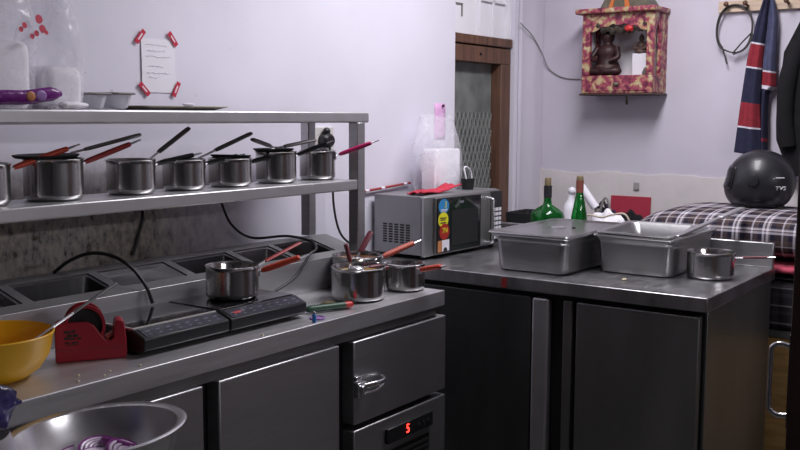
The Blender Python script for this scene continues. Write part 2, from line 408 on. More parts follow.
# the recessed door with wire-mesh glass, under a white painted transom
d = bpy.data.objects.new('door_1', None); C.objects.link(d); d.location = ((DX0 + DX1) / 2, YW + .07, 0); d['_o'] = tuple(d.location); d['kind'] = 'structure'
b = MB()
b.box(DX0 + .002, YW + .04, 0, DX0 + .07, YW + .12, 1.715).box(DX1 - .10, YW + .02, 0, DX1 - .002, YW + .12, 1.715).box(DX0 + .002, YW + .02, 1.715, DX1 - .002, YW + .12, 1.795).box(DX0 + .002, YW + .01, 1.801, DX1 - .002, YW + .12, 1.845)
b.build('door_frame', M['wood'], d, bevel=.004)
g = MB().box(DX0 + .07, YW + .08, .25, DX1 - .10, YW + .095, 1.715).build('mesh_glass', M['net'], d)
b = MB()
for k in range(-8, 22):
    for sgn in (1, -1):
        x = DX0 + .07; pts = []
        z0 = .4 + k * .085
        for x in (DX0 + .07, DX1 - .10):
            zz = z0 + sgn * 2.2 * (x - DX0 - .07) - (.0 if sgn > 0 else -.9)
            pts.append((x, YW + .076, zz))
        (xa, ya, za), (xb, yb, zb) = pts
        lo, hi = .6, 1.47
        def clip(zt): return xa + (zt - za) / (zb - za) * (xb - xa)
        if max(za, zb) < lo or min(za, zb) > hi: continue
        A, B = [xa, za], [xb, zb]
        for q in (A, B):
            if q[1] < lo: q[0] = clip(lo); q[1] = lo
            if q[1] > hi: q[0] = clip(hi); q[1] = hi
        if abs(A[1] - B[1]) > .01: b.tube([(A[0], ya, A[1]), (B[0], ya, B[1])], .0032, 5)
b.build('wire_mesh', M['net_line'], g)
MB().box(DX0 + .07, YW + .05, .02, DX1 - .10, YW + .10, .25).build('lower_panel', M['wood'], d)
b = MB().ball((4.19, YW + .018, 1.757), .008, 10, 8); b.build('nail', M['black'], d)
w = bpy.data.objects.new('window_1', None); C.objects.link(w); w.location = (4.2, YW + .06, 1.88); w['_o'] = tuple(w.location); w['kind'] = 'structure'
MB().box(DX0 + .002, YW + .05, 1.846, DX1 - .002, YW + .10, 2.449).build('painted_pane', M['white_paint'], w)
b = MB()
for x in (4.205, 4.335): b.box(x, YW + .035, 1.846, x + .016, YW + .05, 2.449)
b.box(DX1 - .03, YW + .02, 1.846, DX1 - .002, YW + .05, 2.449).box(4.23, YW + .035, 2.02, DX1 - .03, YW + .05, 2.035)
b.build('glazing_bar', M['white_paint'], w, bevel=.003)
MB().box(3.99, YW + .044, 1.985, 4.06, YW + .05, 1.993).box(4.053, YW + .044, 1.93, 4.06, YW + .05, 1.993).build('latch', M['cable_grey'], w)

# open dark brown door leaf at the right edge, seen end-on, with a steel pull
d2 = bpy.data.objects.new('door_2', None); C.objects.link(d2); d2.location = (2.4, .47, 0); d2['_o'] = tuple(d2.location); d2['kind'] = 'structure'
MB().box(2.075, .452, .0, 2.85, .492, 2.05).build('door_leaf', M['wood_dark'], d2, bevel=.004)
b = MB(); b.tube([(2.092, .49, .973), (2.092, .515, .977), (2.092, .531, .968), (2.092, .533, .95), (2.092, .533, .85), (2.092, .530, .832), (2.092, .515, .823), (2.092, .49, .826)], .0052, 10, 4)
b.build('door_handle', M['chrome'], d2)
MB().box(2.080, .492, .80, 2.104, .4945, 1.0).build('handle_plate', M['steel_dark'], d2, bevel=.001)

# ================================================================== left refrigerated counter
t = thing('refrigerated_counter', (1.85, 2.1, 0), 'long steel refrigerated counter with ingredient rail, standing along the stained wall under the pot rack', 'counter')
CX0, CX1, CY0, CY1 = .93, 2.738, 1.776, 2.42
MB().box(CX0 + .01, CY0 + .05, .10, CX1 - .01, CY1, .808).build('cabinet_body', M['gap'], t)
MB().box(CX0, CY0, .808, CX1, CY1, .86).build('worktop', M['steel_h'], t, bevel=.0022)
MB().box(CX0 + .02, CY0 + .02, .775, CX1 - .02, CY0 + .05, .806).build('upper_rail', M['steel_dull'], t)
for x0, x1 in ((1.151, 1.634), (1.688, 2.171)):
    MB().box(x0, CY0, .15, x1, CY0 + .048, .777).build('door', M['steel'], t, bevel=.004)
dr = MB().box(2.24, CY0, .515, 2.747, CY0 + .048, .773).build('drawer', M['steel'], t, bevel=.004)
b = MB()
b.box(2.238, CY0 - .018, .603, 2.282, CY0 - .001, .648).box(2.246, CY0 - .028, .612, 2.274, CY0 - .018, .640).box(2.236, CY0 - .012, .655, 2.262, CY0 - .001, .668)
b.tube([(2.262, CY0 - .024, .638), (2.30, CY0 - .040, .641), (2.345, CY0 - .036, .640), (2.365, CY0 - .018, .640), (2.368, CY0 - .004, .640)], .0055, 8, 4, flat=1.5)
b.tube([(2.256, CY0 - .024, .616), (2.30, CY0 - .036, .618), (2.34, CY0 - .034, .626), (2.362, CY0 - .020, .636)], .0045, 8, 4)
b.build('latch_handle', M['chrome'], dr, bevel=.002)
mp = MB().box(2.24, CY0, .12, 2.747, CY0 + .048, .496).build('machine_panel', M['steel'], t, bevel=.004)
cp = MB().box(2.398, CY0 - .012, .412, 2.655, CY0 - .0005, .462).build('control_display', M['black'], mp, bevel=.003)
text('temperature_digit', '5', .042, M['led'], cp, frame((2.507, CY0 - .0128, .438), (1, 0, 0), (0, 0, 1)))
for k in range(3): MB().lathe([(.006, 0), (.006, .002)], (0, 0, 0), 12, frame((2.57 + k * .028, CY0 - .0125, .437), (1, 0, 0), (0, 0, 1))).build('button', M['panel'], cp)
MB().box(2.42, CY0 - .003, .14, 2.645, CY0 - .0005, .387).build('vent_grille', M['gap'], mp)
b = MB()
for k in range(12): MB().box(2.425, CY0 - .007, .15 + k * .0195, 2.64, CY0 - .003, .159 + k * .0195).build('vent_slat', M['steel_dark'], mp)
for x in (CX0 + .08, 1.8, CX1 - .08):
    for y in (CY0 + .12, CY1 - .08): MB().lathe([(.025, 0), (.025, .03), (.018, .03), (.018, .10)], (x, y, 0), 16).build('foot', M['steel_dark'], t)
# ingredient rail: sloping frame with openings for the pans
RY0, RY1, RY2 = 2.121, 2.298, CY1
RZ0, RZ1, RZ2 = .967, 1.015, .998
def rz(y): return RZ0 + (RZ1 - RZ0) * (y - RY0) / (RY1 - RY0)
b = MB(); RX0, RX1 = CX0 + .01, 2.735
MB().prism([(RY0 - .0035, .861), (RY0 - .0035, RZ0 + .001), (RY0 - .0003, RZ0 + .001), (RY0 - .0003, .861)], RX0, RX1, 'x').build('pale_front_face', M['steel_h'], t, bevel=.001)  # thin paler facing, so only the rail top takes the darker tone
prof = [(RY0, .861), (RY0, RZ0), (RY0 + .042, rz(RY0 + .042)), (RY0 + .042, .861)]
b.prism(prof, RX0, RX1, 'x')
b.prism([(RY1 - .022, .861), (RY1 - .022, rz(RY1 - .022)), (RY1, RZ1), (RY2, RZ2), (RY2, .861)], RX0, RX1, 'x')
wells = []
xs = [RX0, 1.10, 1.40, 1.68, 1.945, 2.20, 2.40, 2.63]
wx = [(.97, 1.10), (1.13, 1.395), (1.425, 1.672), (1.70, 1.94), (1.97, 2.20), (2.23, 2.40), (2.425, 2.625)]
ed = [RX0] + [v for p in wx for v in p] + [RX1]
for k in range(0, len(ed), 2):
    b.prism([(RY0 + .042, .861), (RY0 + .042, rz(RY0 + .042)), (RY1 - .022, rz(RY1 - .022)), (RY1 - .022, .861)], ed[k], ed[k + 1], 'x')
b.build('ingredient_rail', M['steel_dull'], t)  # dull steel paints in the dark wall mirrored by the rail top
for k, (x0, x1) in enumerate(wx):
    dz = .03 if k in (1,) else .012 if k in (3,) else .075
    b = MB(); y0, y1 = RY0 + .0425, RY1 - .0225
    o_ = [[(x, y, rz(y) - .004) for x, y in rrect(x0 + .001, y0, x1 - .001, y1, .012, 3)],
          [(x, y, rz(y) - .006) for x, y in rrect(x0 + .008, y0 + .006, x1 - .008, y1 - .006, .012, 3)],
          [(x, y, rz(y) - dz) for x, y in rrect(x0 + .016, y0 + .012, x1 - .016, y1 - .012, .02, 3)]]
    b.rings(o_, False, True)
    b.build('rail_pan', M['steel_dull'] if k % 2 else M['steel_dark'], t)

# ================================================================== pot rack
t = thing('pot_rack', (1.85, 2.22, .97), 'two-tier steel rack of square tube holding a row of saucepans above the counter', 'rack')
KX0, KX1, KY0, KY1 = 1.0, 2.714, 2.10, 2.345
for x in (KX0 + .02, KX1 - .042):
    MB().box(x, KY0, rz(KY0 + .042) if True else 0, x + .042, KY0 + .042, 1.426).build('post', M['steel'], t, bevel=.003)
    MB().box(x - .024, KY1 - .040, 1.016, x + .014, KY1, 1.426).build('post', M['steel'], t, bevel=.003)
b = MB(); b.box(KX0, KY0, 1.4255, 2.738, KY1 + .01, 1.463)
b.build('upper_shelf', M['steel_pale'], t, bevel=.006, seg=3)
b = MB(); b.box(KX0 + .062, KY0, 1.191, KX1 - .042, KY1 - .043, 1.227)
b.build('lower_shelf', M['steel_pale'], t, bevel=.004)

# ================================================================== saucepans
def sx_tube(b, p0, p1, w, h, mi=0):
    b.tube([p0, p1], w, 10, 0, mi, h / w)

def saucepan(loc, r, h, rz_deg, tilt, grip, label, group=None, hl=.165, grip_r=.0085):
    t = thing('saucepan', loc, label, 'saucepan', group, True, math.radians(rz_deg))
    b = MB(); w = .003
    b.lathe([(r - .014, 0), (r - .009, .001), (r - .003, .006), (r, .013), (r, .017), (r, h - .012), (r, h - .004), (r + .003, h), (r, h + .0015), (r - w, h - .004), (r - w, .012), (r - .014, .004)], n=40)
    b.build('pot_body', M['pot'], t, ang=50)
    ct, st = math.cos(math.radians(tilt)), math.sin(math.radians(tilt))
    z0 = h - .016
    def at(s): return (r + .004 + s * ct, 0, z0 + s * st)
    b = MB()
    b.box(r - .001, -.012, z0 - .014, r + .005, .012, z0 + .012)
    b.tube([at(0), at(.03)], .006, 8, flat=.6)
    b.build('handle_bracket', M['chrome'], t)
    MB().tube([at(hl * .80), at(hl * .9), at(hl)], [.0055, .006, .0045], 8, 2, flat=.5).build('handle_tang', M['chrome'], t)
    b = MB(); b.tube([at(.012), at(.03), at(hl * .5), at(hl * .78), at(hl * .82)], [grip_r * .75, grip_r, grip_r * 1.05, grip_r * .95, grip_r * .7], 12, 3, flat=.8)
    b.build('handle_grip', grip, t)
    return t

def spoon(loc, base, tip, head, handle_mat, label, wide=.0065, cat='ladle', split=.45, name='ladle', grip=None, group=None):
    """loc: where the head rests; base->tip: the handle"""
    t = thing(name, loc, label, cat, group)
    B, P = Vector(base), Vector(tip); mid = B.lerp(P, split)
    b = MB(); b.tube([B, mid, mid.lerp(P, .1)], .0032, 8, 0, flat=1.0); 
    b.ball(loc, (head, head, head * .45), 16, 8)
    b.build('ladle_bowl', M['chrome'], t)
    b = MB(); b.tube([mid, mid.lerp(P, .08), P.lerp(mid, .08), P], [wide * .7, wide, wide, wide * .75], 10, 2, flat=.55)
    b.build('handle', grip or handle_mat, t)
    return t

SZ, PY = 1.2275, 2.215
shelf = [
    (1.322, .073, .102, M['red_grip'], 17, 'steel saucepan at the left end of the lower rack shelf, with orange-red handle grip', -8, .20),
    (1.532, .0755, .108, M['dark_red_grip'], 18, 'steel saucepan with dark red handle grip, second along the lower rack shelf', -6, .195),
    (1.782, .0675, .097, M['black'], 10, 'steel saucepan between the dark red handled pan and a black handled pan', -10, .165),
    (1.978, .0630, .091, M['black'], 10, 'fourth saucepan along the lower rack shelf, with black handle', -12, .15),
    (2.168, .0670, .088, M['black_matt'], 10, 'fifth saucepan along the lower rack shelf, low pan under a black lid', -8, .14),
    (2.379, .0670, .103, M['black'], 17, 'saucepan with black handle beside the magenta handled pan on the rack', -16, .165),
    (2.590, .0625, .100, M['pink_grip'], 20, 'steel saucepan with magenta handle grip at right end of the rack', -60, .16),
]
G = 'saucepans on the lower rack shelf'
for x, r, h, g, tl, lab, rzd, hl in shelf:
    saucepan((x, PY, SZ), r, h, rzd, tl, g, lab, G, hl=hl, grip_r=.0095)
# dark lids or pans on some of them
def lid(loc, r, label, tilt=0, rzd=0):
    b = MB(); m = T(*loc) @ R('Z', rzd) @ R('Y', tilt)
    b.lathe([(r - .006, 0), (r, .004), (r + .002, .008), (r - .003, .007), (r * .8, .004), (.01, .004)], n=36, mtx=m)
    tag(b.build('pan_lid', M['black_matt'], None, origin=loc), label, 'lid', 'dark lids on the rack saucepans')
lid((1.518, 2.225, SZ + .1105), .082, 'wide flat black lid on the saucepan with dark red handle', -1)
lid((2.172, PY, SZ + .0905), .062, 'black lid on the low saucepan fifth along the rack', 2)
lid((2.372, PY + .004, SZ + .1055), .066, 'black lid on the saucepan beside the magenta handled one', 0)
# spoons standing in the rack saucepans
GS = 'spoons standing in the rack saucepans'
spoon((1.780, 2.220, 1.25), (1.792, 2.215, 1.290), (1.986, 2.20, 1.410), .014, M['grey_grip'], 'black handled ladle leaning steeply right in the third rack saucepan', .0115, split=.45, group=GS)
spoon((1.57, 2.245, 1.354), (1.60, 2.235, 1.347), (1.796, 2.19, 1.394), .012, M['steel_dull'], 'thin grey steel spoon lying over the lid of dark red handled pan', .0100, 'spoon', .2, 'spoon', group=GS)
spoon((1.985, 2.220, 1.25), (2.0, 2.215, 1.308), (2.236, 2.19, 1.392), .013, M['grey_grip'], 'charcoal handled ladle leaning right out of the fourth rack saucepan', .0115, split=.42, group=GS)
spoon((2.34, 2.175, 1.345), (2.33, 2.175, 1.346), (2.215, 2.16, 1.374), .010, M['grey_grip'], 'charcoal handled spoon pointing left over lid beside magenta handled pan', .0115, 'spoon', .25, 'spoon', group=GS)
spoon((2.315, 2.17, 1.345), (2.33, 2.165, 1.345), (2.478, 2.13, 1.368), .010, M['grey_grip'], 'charcoal handled spoon pointing right over lid beside magenta handled pan', .0110, 'spoon', .2, 'spoon', group=GS)

# pans on the counter
VD = (.81, .585)
GZ = .9265   # cooktop glass
saucepan((1.965, 2.005, GZ), .076, .094, -66, 20, M['red_grip'], 'steel saucepan with orange-red handle cooking on the induction cooktop', None, .16, .011)
saucepan((2.438, 1.914, .8605), .087, .106, -15, 2, M['maroon_grip'], 'front steel saucepan of the three at counter end, two ladles in it', 'saucepans at the right end of the counter', .02)
saucepan((2.575, 2.027, .8605), .085, .118, -25, 18, M['salmon_grip'], 'rear saucepan of brown gravy with salmon handle at the counter end', 'saucepans at the right end of the counter', .17, .012)
saucepan((2.668, 1.893, .8605), .068, .092, -104, 13, M['red_grip'], 'steel saucepan with orange-red handle at front corner of the counter', 'saucepans at the right end of the counter', .135, .011)
saucepan((3.548, 1.134, .8605), .085, .098, -92, 6, M['maroon_grip'], 'empty steel saucepan on the right counter beside the deep open pan', None, .145, .0055)
def liquid(loc, r, m, label):
    b = MB(); b.lathe([(r, -.01), (r, 0), (r * .6, .001)], loc, 32); o = b.build('gravy', m, None, origin=loc); tag(o, label, 'sauce')
liquid((2.575, 2.027, .8605 + .106), .0810, M['gravy'], 'brown gravy filling the rear saucepan with salmon handle')
liquid((2.438, 1.914, .8605 + .090), .0835, M['sauce'], 'ochre sauce in the front saucepan with two ladles')
liquid((1.965, 2.005, GZ + .062), .0725, M['sauce'], 'ochre sauce in the saucepan on the induction cooktop')
spoon((2.418, 1.925, .948), (2.423, 1.925, .952), (2.405, 1.94, 1.040), .02, M['maroon_grip'], 'short maroon handled ladle standing upright in the front saucepan', .0125, split=.35)
spoon((2.57, 2.025, .964), (2.572, 2.025, .968), (2.645, 2.022, 1.050), .02, M['maroon_grip'], 'maroon handled ladle leaning right in the gravy pan', .013, split=.25)
b_ = spoon((2.372, 1.872, .969), (2.38, 1.872, .971), (2.47, 1.850, .972), .026, M['maroon_grip'], 'steel ladle with maroon handle lying across the front saucepan rim', .008, split=.5)
spoon((1.985, 2.01, .985), (1.99, 2.005, .988), (2.225, 1.975, 1.060), .02, M['dark_red_grip'], 'ladle with long dark red handle leaning out of cooktop saucepan', .0085, split=.42)

# ================================================================== induction cooktops
def cooktop(x0, x1, label, marks):
    t = thing('induction_cooktop', ((x0 + x1) / 2, 1.95, .8605), label, 'cooktop', 'induction cooktops side by side on the counter')
    y0, y1 = 1.855, 2.112
    b = MB(); b.prism([(y0 + .020, .8665), (y0, .876), (y0, .906), (y0 + .044, .923), (y1, .923), (y1, .8665)], x0, x1, 'x')
    b.build('housing', M['black'], t, bevel=.004)
    MB().box(x0 + .006, y0 + .050, .9232, x1 - .006, y1 - .004, .926).build('glass_top', M['glass_black'], t, bevel=.001)
    MB().box(x0 + .006, y0 + .0455, .9232, x1 - .006, y0 + .0495, .9265).box(x0 + .002, y0 + .0455, .9232, x0 + .0055, y1 - .01, .9265).build('trim_strip', M['socket'], t) if marks else None
    sl = math.atan2(.017, .044); m = frame(((x0 + x1) / 2, y0 + .022, .9150), (1, 0, 0), (0, math.cos(sl), math.sin(sl)))
    hw = (x1 - x0) / 2
    p = MB().box(-hw + .012, -.021, 0, hw - .012, .021, .0012, 0, m).build('control_strip', M['panel'], t)
    b = MB(); random.seed(int(x0 * 100))
    for k in range(8):
        u = -hw + .03 + k * (2 * hw - .06) / 7
        MB().box(u - .007, .002, .0014, u + .007, .006, .0018, 0, m).build('touch_button', M['print'], p)
        MB().box(u - .005, -.012, .0014, u + .004, -.009, .0018, 0, m).build('button_print', M['print'], p)
    if not marks:
        b = MB(); b.box(-hw + .030, -.004, .0014, -hw + .056, .006, .0018, 0, m); b.build('red_mark', M['print_red'], p)
    for x in (x0 + .03, x1 - .03):
        for y in (y0 + .055, y1 - .03):
            MB().lathe([(.013, 0), (.015, .0058)], (x, y, .8605), 14).build('foot', M['gap'], t)
cooktop(1.520, 1.806, 'left black induction cooktop with empty glass top, beside the red tape dispenser', True)
cooktop(1.812, 2.118, 'right black induction cooktop with the saucepan standing on it', False)

# ================================================================== tape dispenser
t = thing('tape_dispenser', (1.359, 1.982, .8605), 'red plastic tape dispenser on the counter beside the yellow bowl', 'tape dispenser', None, True, math.radians(-33)); t.scale = (.88, .88, .94)
pl = [(0, 0), (.183, 0), (.187, .012), (.186, .05), (.181, .094), (.175, .100), (.162, .100), (.156, .094), (.152, .055), (.143, .048), (.130, .052), (.116, .070), (.102, .090), (.085, .100), (.02, .102), (.006, .098), (0, .09)]
b = MB(); b.prism(pl, 0, .014).prism(pl, .046, .060).prism([(0, 0), (.183, 0), (.187, .012), (.187, .032), (.004, .032)], .0139, .0461).prism([(.154, .03), (.186, .03), (.181, .094), (.175, .100), (.162, .100), (.156, .094)], .0139, .0461)
b.build('dispenser_body', M['disp_red'], t, bevel=.003)
MB().box(-.001, -.0008, .030, .187, -.0001, .0315).build('seam', M['maroon_grip'], t)
mtx = frame((.078, .030, .090), (1, 0, 0), (0, 0, 1))
b = MB(); b.lathe([(.030, -.0145), (.047, -.0145), (.047, .0145), (.030, .0145)], (0, 0, 0), 32, mtx, False, False); b.lathe([(.030, .0145), (.030, -.0145)], (0, 0, 0), 32, mtx, False, False)
b.build('tape_roll', M['black_matt'], t)
MB().lathe([(.0298, -.012), (.0298, .012)], (0, 0, 0), 28, mtx).build('roll_core', M['black'], t)
b = MB(); 
for z0, z1 in ((-.0292, -.0162), (.0162, .0292)):
    b.lathe([(.046, z0), (.054, z0), (.054, z1), (.046, z1), (.046, z0)], (0, 0, 0), 32, mtx, False, False)
b.build('hub_rim', M['disp_red'], t)
b = MB()
for sx, sz, w, h in ((.030, .078, .016, .006), (.036, .068, .012, .008), (.046, .079, .012, .006), (.052, .068, .014, .007), (.040, .060, .022, .004), (.030, .050, .012, .004), (.050, .050, .018, .004), (.062, .060, .010, .004), (.026, .062, .008, .006), (.042, .044, .034, .002)):
    b.box(sx - w / 2, -.0012, sz - h / 2, sx + w / 2, -.0001, sz + h / 2, 0, T(0, 0, 0) @ R('Y', 0))
b.build('black_print', M['black_matt'], t)
b = MB(); b.prism([(.132, .058), (.150, .066), (.153, .060), (.136, .049)], .016, .044); b.build('cutter', M['salmon_grip'], t)

# ================================================================== yellow bowl with spoon
t = thing('plastic_bowl', (1.195, 1.980, .8605), 'yellow plastic mixing bowl on the counter left of the tape dispenser', 'bowl')
b = MB(); b.lathe([(.070, 0), (.076, .004), (.102, .022), (.122, .053), (.1315, .098), (.134, .102), (.132, .105), (.128, .100), (.118, .056), (.099, .026), (.074, .008)], (1.195, 1.980, .8605), 48)
b.build('bowl_body', M['yellow'], t, ang=60)
spoon((1.235, 1.925, .922), (1.25, 1.925, .936), (1.492, 1.922, 1.042), .02, M['steel_dull'], 'long grey steel spoon resting in the yellow bowl', .0062, 'spoon', .5, 'spoon')

# small bits on the counter
for k, (x, y) in enumerate(((1.318, 1.84), (1.385, 1.815), (1.352, 1.792), (1.46, 1.80), (1.288, 1.80), (1.865, 1.792))):
    b = MB().ball((x, y, .8632), (.004, .003, .0028), 8, 6); o = b.build('food_crumb', M['crumb'], None, origin=(x, y, .8605)); tag(o, 'tiny pale food crumb on the front of the steel worktop', 'crumb', 'crumbs on the left worktop')
t = thing('peeler', (2.24, 1.865, .8605), 'green handled tool with red end lying on the counter by the cooktop', 'peeler')
MB().tube([(2.155, 1.890, .8735), (2.17, 1.884, .8735), (2.27, 1.846, .8735), (2.276, 1.844, .8735)], [.009, .0125, .013, .0115], 10, 2, flat=.85).build('handle', M['green_plastic'], t)
MB().tube([(2.2765, 1.8438, .8735), (2.30, 1.835, .8735), (2.304, 1.8335, .8735)], [.012, .012, .008], 10, 2, flat=.85).build('end_cap', M['red_plastic'], t)
MB().tube([(2.156, 1.890, .871), (2.125, 1.902, .868), (2.10, 1.910, .866)], [.005, .006, .002], 8, 2, flat=.3).build('blade', M['chrome'], t)
t = thing('lighter', (2.085, 1.792, .8605), 'small bright blue lighter standing on the counter front edge', 'lighter')
MB().box(2.075, 1.787, .8605, 2.083, 1.799, .884).build('body', M['blue_plastic'], t, bevel=.002)
MB().box(2.076, 1.789, .8842, 2.082, 1.797, .891).build('metal_cap', M['chrome'], t, bevel=.001)
o = MB().lathe([(.022, 0), (.024, .004), (.018, .006), (.016, .003)], (2.122, 1.818, .8605), 24).build('bottle_cap', M['violet'], None, origin=(2.122, 1.818, .8605)); tag(o, 'flat violet plastic cap lying by the blue lighter', 'cap')
t = thing('food_wrapper', (2.285, 1.915, .8605), 'crumpled brown food wrapper behind the green handled tool', 'wrapper', None)
b = MB().ball((2.285, 1.915, .868), (.028, .016, .0075), 14, 8, lambda d: 1 + .25 * math.sin(7 * d.x + 4 * d.y)); b.build('wrapper', M['cork'], t)
# ================================================================== cords
def cord(name, pts, r, m, label, cat='cable', sm=8):
    b = MB(); b.tube(pts, r, 8, sm); o = b.build(name, m, None, origin=pts[0]); tag(o, label, cat); return o
cord('power_cord', [(1.600, 2.33, 1.0135), (1.625, 2.29, 1.048), (1.665, 2.25, 1.068), (1.700, 2.20, 1.060), (1.722, 2.15, 1.030), (1.738, 2.11, .980), (1.748, 2.095, .9318)], .0052, M['cable'], 'black cord arching from the rail to the left cooktop')
cord('power_cord', [(2.36, 2.46, 1.155), (2.40, 2.45, 1.07), (2.47, 2.42, 1.018), (2.545, 2.32, 1.024), (2.535, 2.20, 1.016), (2.47, 2.12, 1.003), (2.42, 2.105, .992), (2.385, 2.10, .965), (2.33, 2.095, .925), (2.23, 2.09, .895), (2.122, 2.085, .89)], .0045, M['cable'], 'black cord trailing over the ingredient rail to the right cooktop')
cord('wall_wire', [(2.04, 2.490, 1.19), (2.045, 2.490, 1.12), (2.025, 2.490, 1.06), (2.00, 2.488, 1.003)], .005, M['cable'], 'dark wire hanging down the stained wall below the rack')
t = thing('wall_socket', (2.944, YW, 1.36), 'pale wall socket with a black plug behind the rack post', 'socket')
MB().box(2.88, YW - .014, 1.313, 3.008, YW - .0005, 1.405).build('socket_plate', M['socket'], t, bevel=.003)
t = thing('plug', (2.94, YW - .03, 1.35), 'round black plug with its cord in the pale wall socket', 'plug')
b = MB(); b.lathe([(.034, 0), (.034, .028), (.024, .038)], (0, 0, 0), 24, frame((2.945, YW - .0145, 1.352), (1, 0, 0), (0, 0, 1)), sy=.85); b.ball((2.945, YW - .03, 1.388), (.018, .014, .016), 12, 8)
b.build('plug_body', M['black'], t)
MB().tube([(2.945, YW - .045, 1.325), (2.955, YW - .05, 1.24), (2.95, YW - .06, 1.10), (2.975, YW - .07, .99), (3.05, YW - .07, .93), (3.13, YW - .06, .90), (3.19, YW - .06, .88)], .0045, 8, 8).build('cord', M['cable'], t)

# ================================================================== things on the upper shelf
UZ = 1.4635
def bag(name, loc, rx, ry, h, m, label, group=None, top=None, seed=1):
    rnd = random.Random(seed); ph = [rnd.uniform(0, 6.28) for _ in range(6)]
    b = MB(); L = []; n = 28; mm = 14
    for i in range(mm + 1):
        s = i / mm
        k = (1.0 if s < .55 else 1 - .35 * (s - .55) / .45) * (.90 + .1 * min(1, s * 8))
        ring = []
        for j in range(n):
            a = 2 * PI * j / n
            w = 1 + .05 * math.sin(3 * a + ph[0] + 3 * s) + .035 * math.sin(7 * a + ph[1] - 5 * s) + .02 * math.sin(11 * a + ph[2] + 9 * s)
            zz = h * s + (.03 * h * math.sin(4 * a + ph[3]) if i == mm else 0)
            c, q = math.cos(a), math.sin(a); e = .72
            ring.append((loc[0] + rx * k * w * math.copysign(abs(c) ** e, c), loc[1] + ry * k * w * math.copysign(abs(q) ** e, q), loc[2] + zz))
        L.append(ring)
    b.rings(L, True, False); o = b.build(name, m, None, origin=loc, ang=80); tag(o, label, 'bag', group); o['_o'] = tuple(loc); return o
pbag = bag('plastic_bag', (1.370, 2.235, UZ), .104, .095, .36, M['film'], 'big clear plastic bag holding foam packs at the shelf left end', seed=3)
bag('plastic_bag', (1.548, 2.24, UZ), .068, .085, .31, M['film'], 'clear plastic bag of white foam beside the plastic tubs on the upper shelf', seed=5)
def foam_stack(loc, r, h, n, label, square=False):
    t = thing('foam_pack', loc, label, 'foam pack', 'white foam packs in the upper shelf bags')
    for k in range(n):
        z0, z1 = loc[2] + h * k / n, loc[2] + h * (k + 1) / n - .001
        b = MB(); L = []
        for z, q in ((z0, .90), (z0 + .012, 1), (z0 + .03, 1), (z1 - .030, 1), (z1 - .010, .97), (z1, .86)):
            L.append([(x, y, z) for x, y in rrect(loc[0] - r * q, loc[1] - .07 * q, loc[0] + r * q, loc[1] + .07 * q, .03)])
        b.rings(L); b.build('foam_tray', M['foam'], t)
foam_stack((1.372, 2.235, UZ + .001), .080, .165, 1, 'tall white foam pack inside the big left bag')
foam_stack((1.546, 2.24, UZ + .001), .060, .108, 1, 'shorter white foam pack in the bag beside the tubs')
# red flower print on the left bag
b = MB()
for x, z, r in ((1.455, 1.683, .012), (1.464, 1.660, .011), (1.447, 1.648, .008), (1.415, 1.665, .008), (1.405, 1.655, .007), (1.435, 1.640, .007), (1.475, 1.652, .006)):
    MB().lathe([(r, 0), (r, .0006)], (0, 0, 0), 7, frame((x, 2.235 - .0935, z), (1, .15, 0), (0, .1, 1))).build('flower_print', M['tape_red'], pbag)
t = thing('snack_packet', (1.40, 2.122, UZ), 'purple snack packet lying on the upper shelf in front of the bag', 'packet')
b = MB()
def pkf(u, v):
    e = min(u, 1 - u, .12) / .12; e2 = min(v, 1 - v, .3) / .3
    return (1.33 + .205 * u, 2.106 + .018 * (1 - e2), UZ + .003 + .030 * v + .018 * u + .003 * math.sin(12 * u))
b = MB(); L = []
for i in range(15):
    u = i / 14; k = .35 + .65 * min(1, min(u, 1 - u) / .12)
    x = 1.285 + .21 * u; zc = UZ + .021 + .016 * u
    L.append([(x, 2.118 + .012 * k * math.cos(a) , zc + .018 * k * math.sin(a) + .002 * math.sin(9 * u)) for a in [2 * PI * j / 14 for j in range(14)]])
b.rings(L); b.build('packet_body', M['purple'], t)
MB().ball((1.430, 2.1065, UZ + .032), (.016, .003, .013), 16, 8).build('label_patch', M['violet'], t)
MB().ball((1.402, 2.1065, UZ + .030), (.013, .003, .012), 16, 8).build('label_mark', M['st_orange'], t)
o = MB().ball((1.530, 2.125, UZ + .010), (.045, .016, .010), 18, 10, lambda d: 1 + .12 * math.sin(9 * d.x)).build('foam_scrap', M['foam'], None, origin=(1.530, 2.125, UZ)); tag(o, 'small crumpled white wrapper beside the purple packet', 'wrapper')
def tub(x0, x1, label, h):
    t = thing('plastic_tub', ((x0 + x1) / 2, 2.24, UZ), label, 'tub', 'clear plastic tubs on the upper shelf')
    def lp(i, z): return [(x, y, UZ + z) for x, y in rrect(x0 + i, 2.17 + i, x1 - i, 2.31 - i, .02)]
    b = MB(); b.rings([lp(.016, .001), lp(.010, .006), lp(.003, h - .006), lp(.006, h - .003), lp(.013, .008), lp(.02, .004)]); b.build('tub_body', M['tub'], t)
    b = MB(); b.rings([lp(-.004, h - .005), lp(-.006, h - .002), lp(-.004, h + .001), lp(.004, h), lp(.004, h - .005)], False, False); b.build('tub_rim', M['cable_grey'], t)
tub(1.626, 1.690, 'small clear plastic tub between the bag and the wider tub', .044)
tub(1.698, 1.770, 'wider clear plastic tub right of the bags on the upper shelf', .046)
t = thing('serving_tray', (1.93, 2.22, UZ), 'flat grey tray lying on the upper shelf below the taped note', 'tray')
def lp(i, z): return [(x, y, UZ + z) for x, y in rrect(1.770 + i, 2.13 + i, 2.095 - i, 2.33 - i, .02)]
b = MB(); b.rings([lp(.03, .0005), lp(.0, .010), lp(.002, .012), lp(.03, .004)]); b.build('tray_body', M['cream_tray'], t)
o = MB().ball((1.93, 2.135, UZ + .0165), (.022, .01, .0042), 14, 8).build('paper_scrap', M['paper'], None, origin=(1.93, 2.135, UZ + .012)); tag(o, 'small white paper scrap on the rim of the flat grey tray', 'paper')

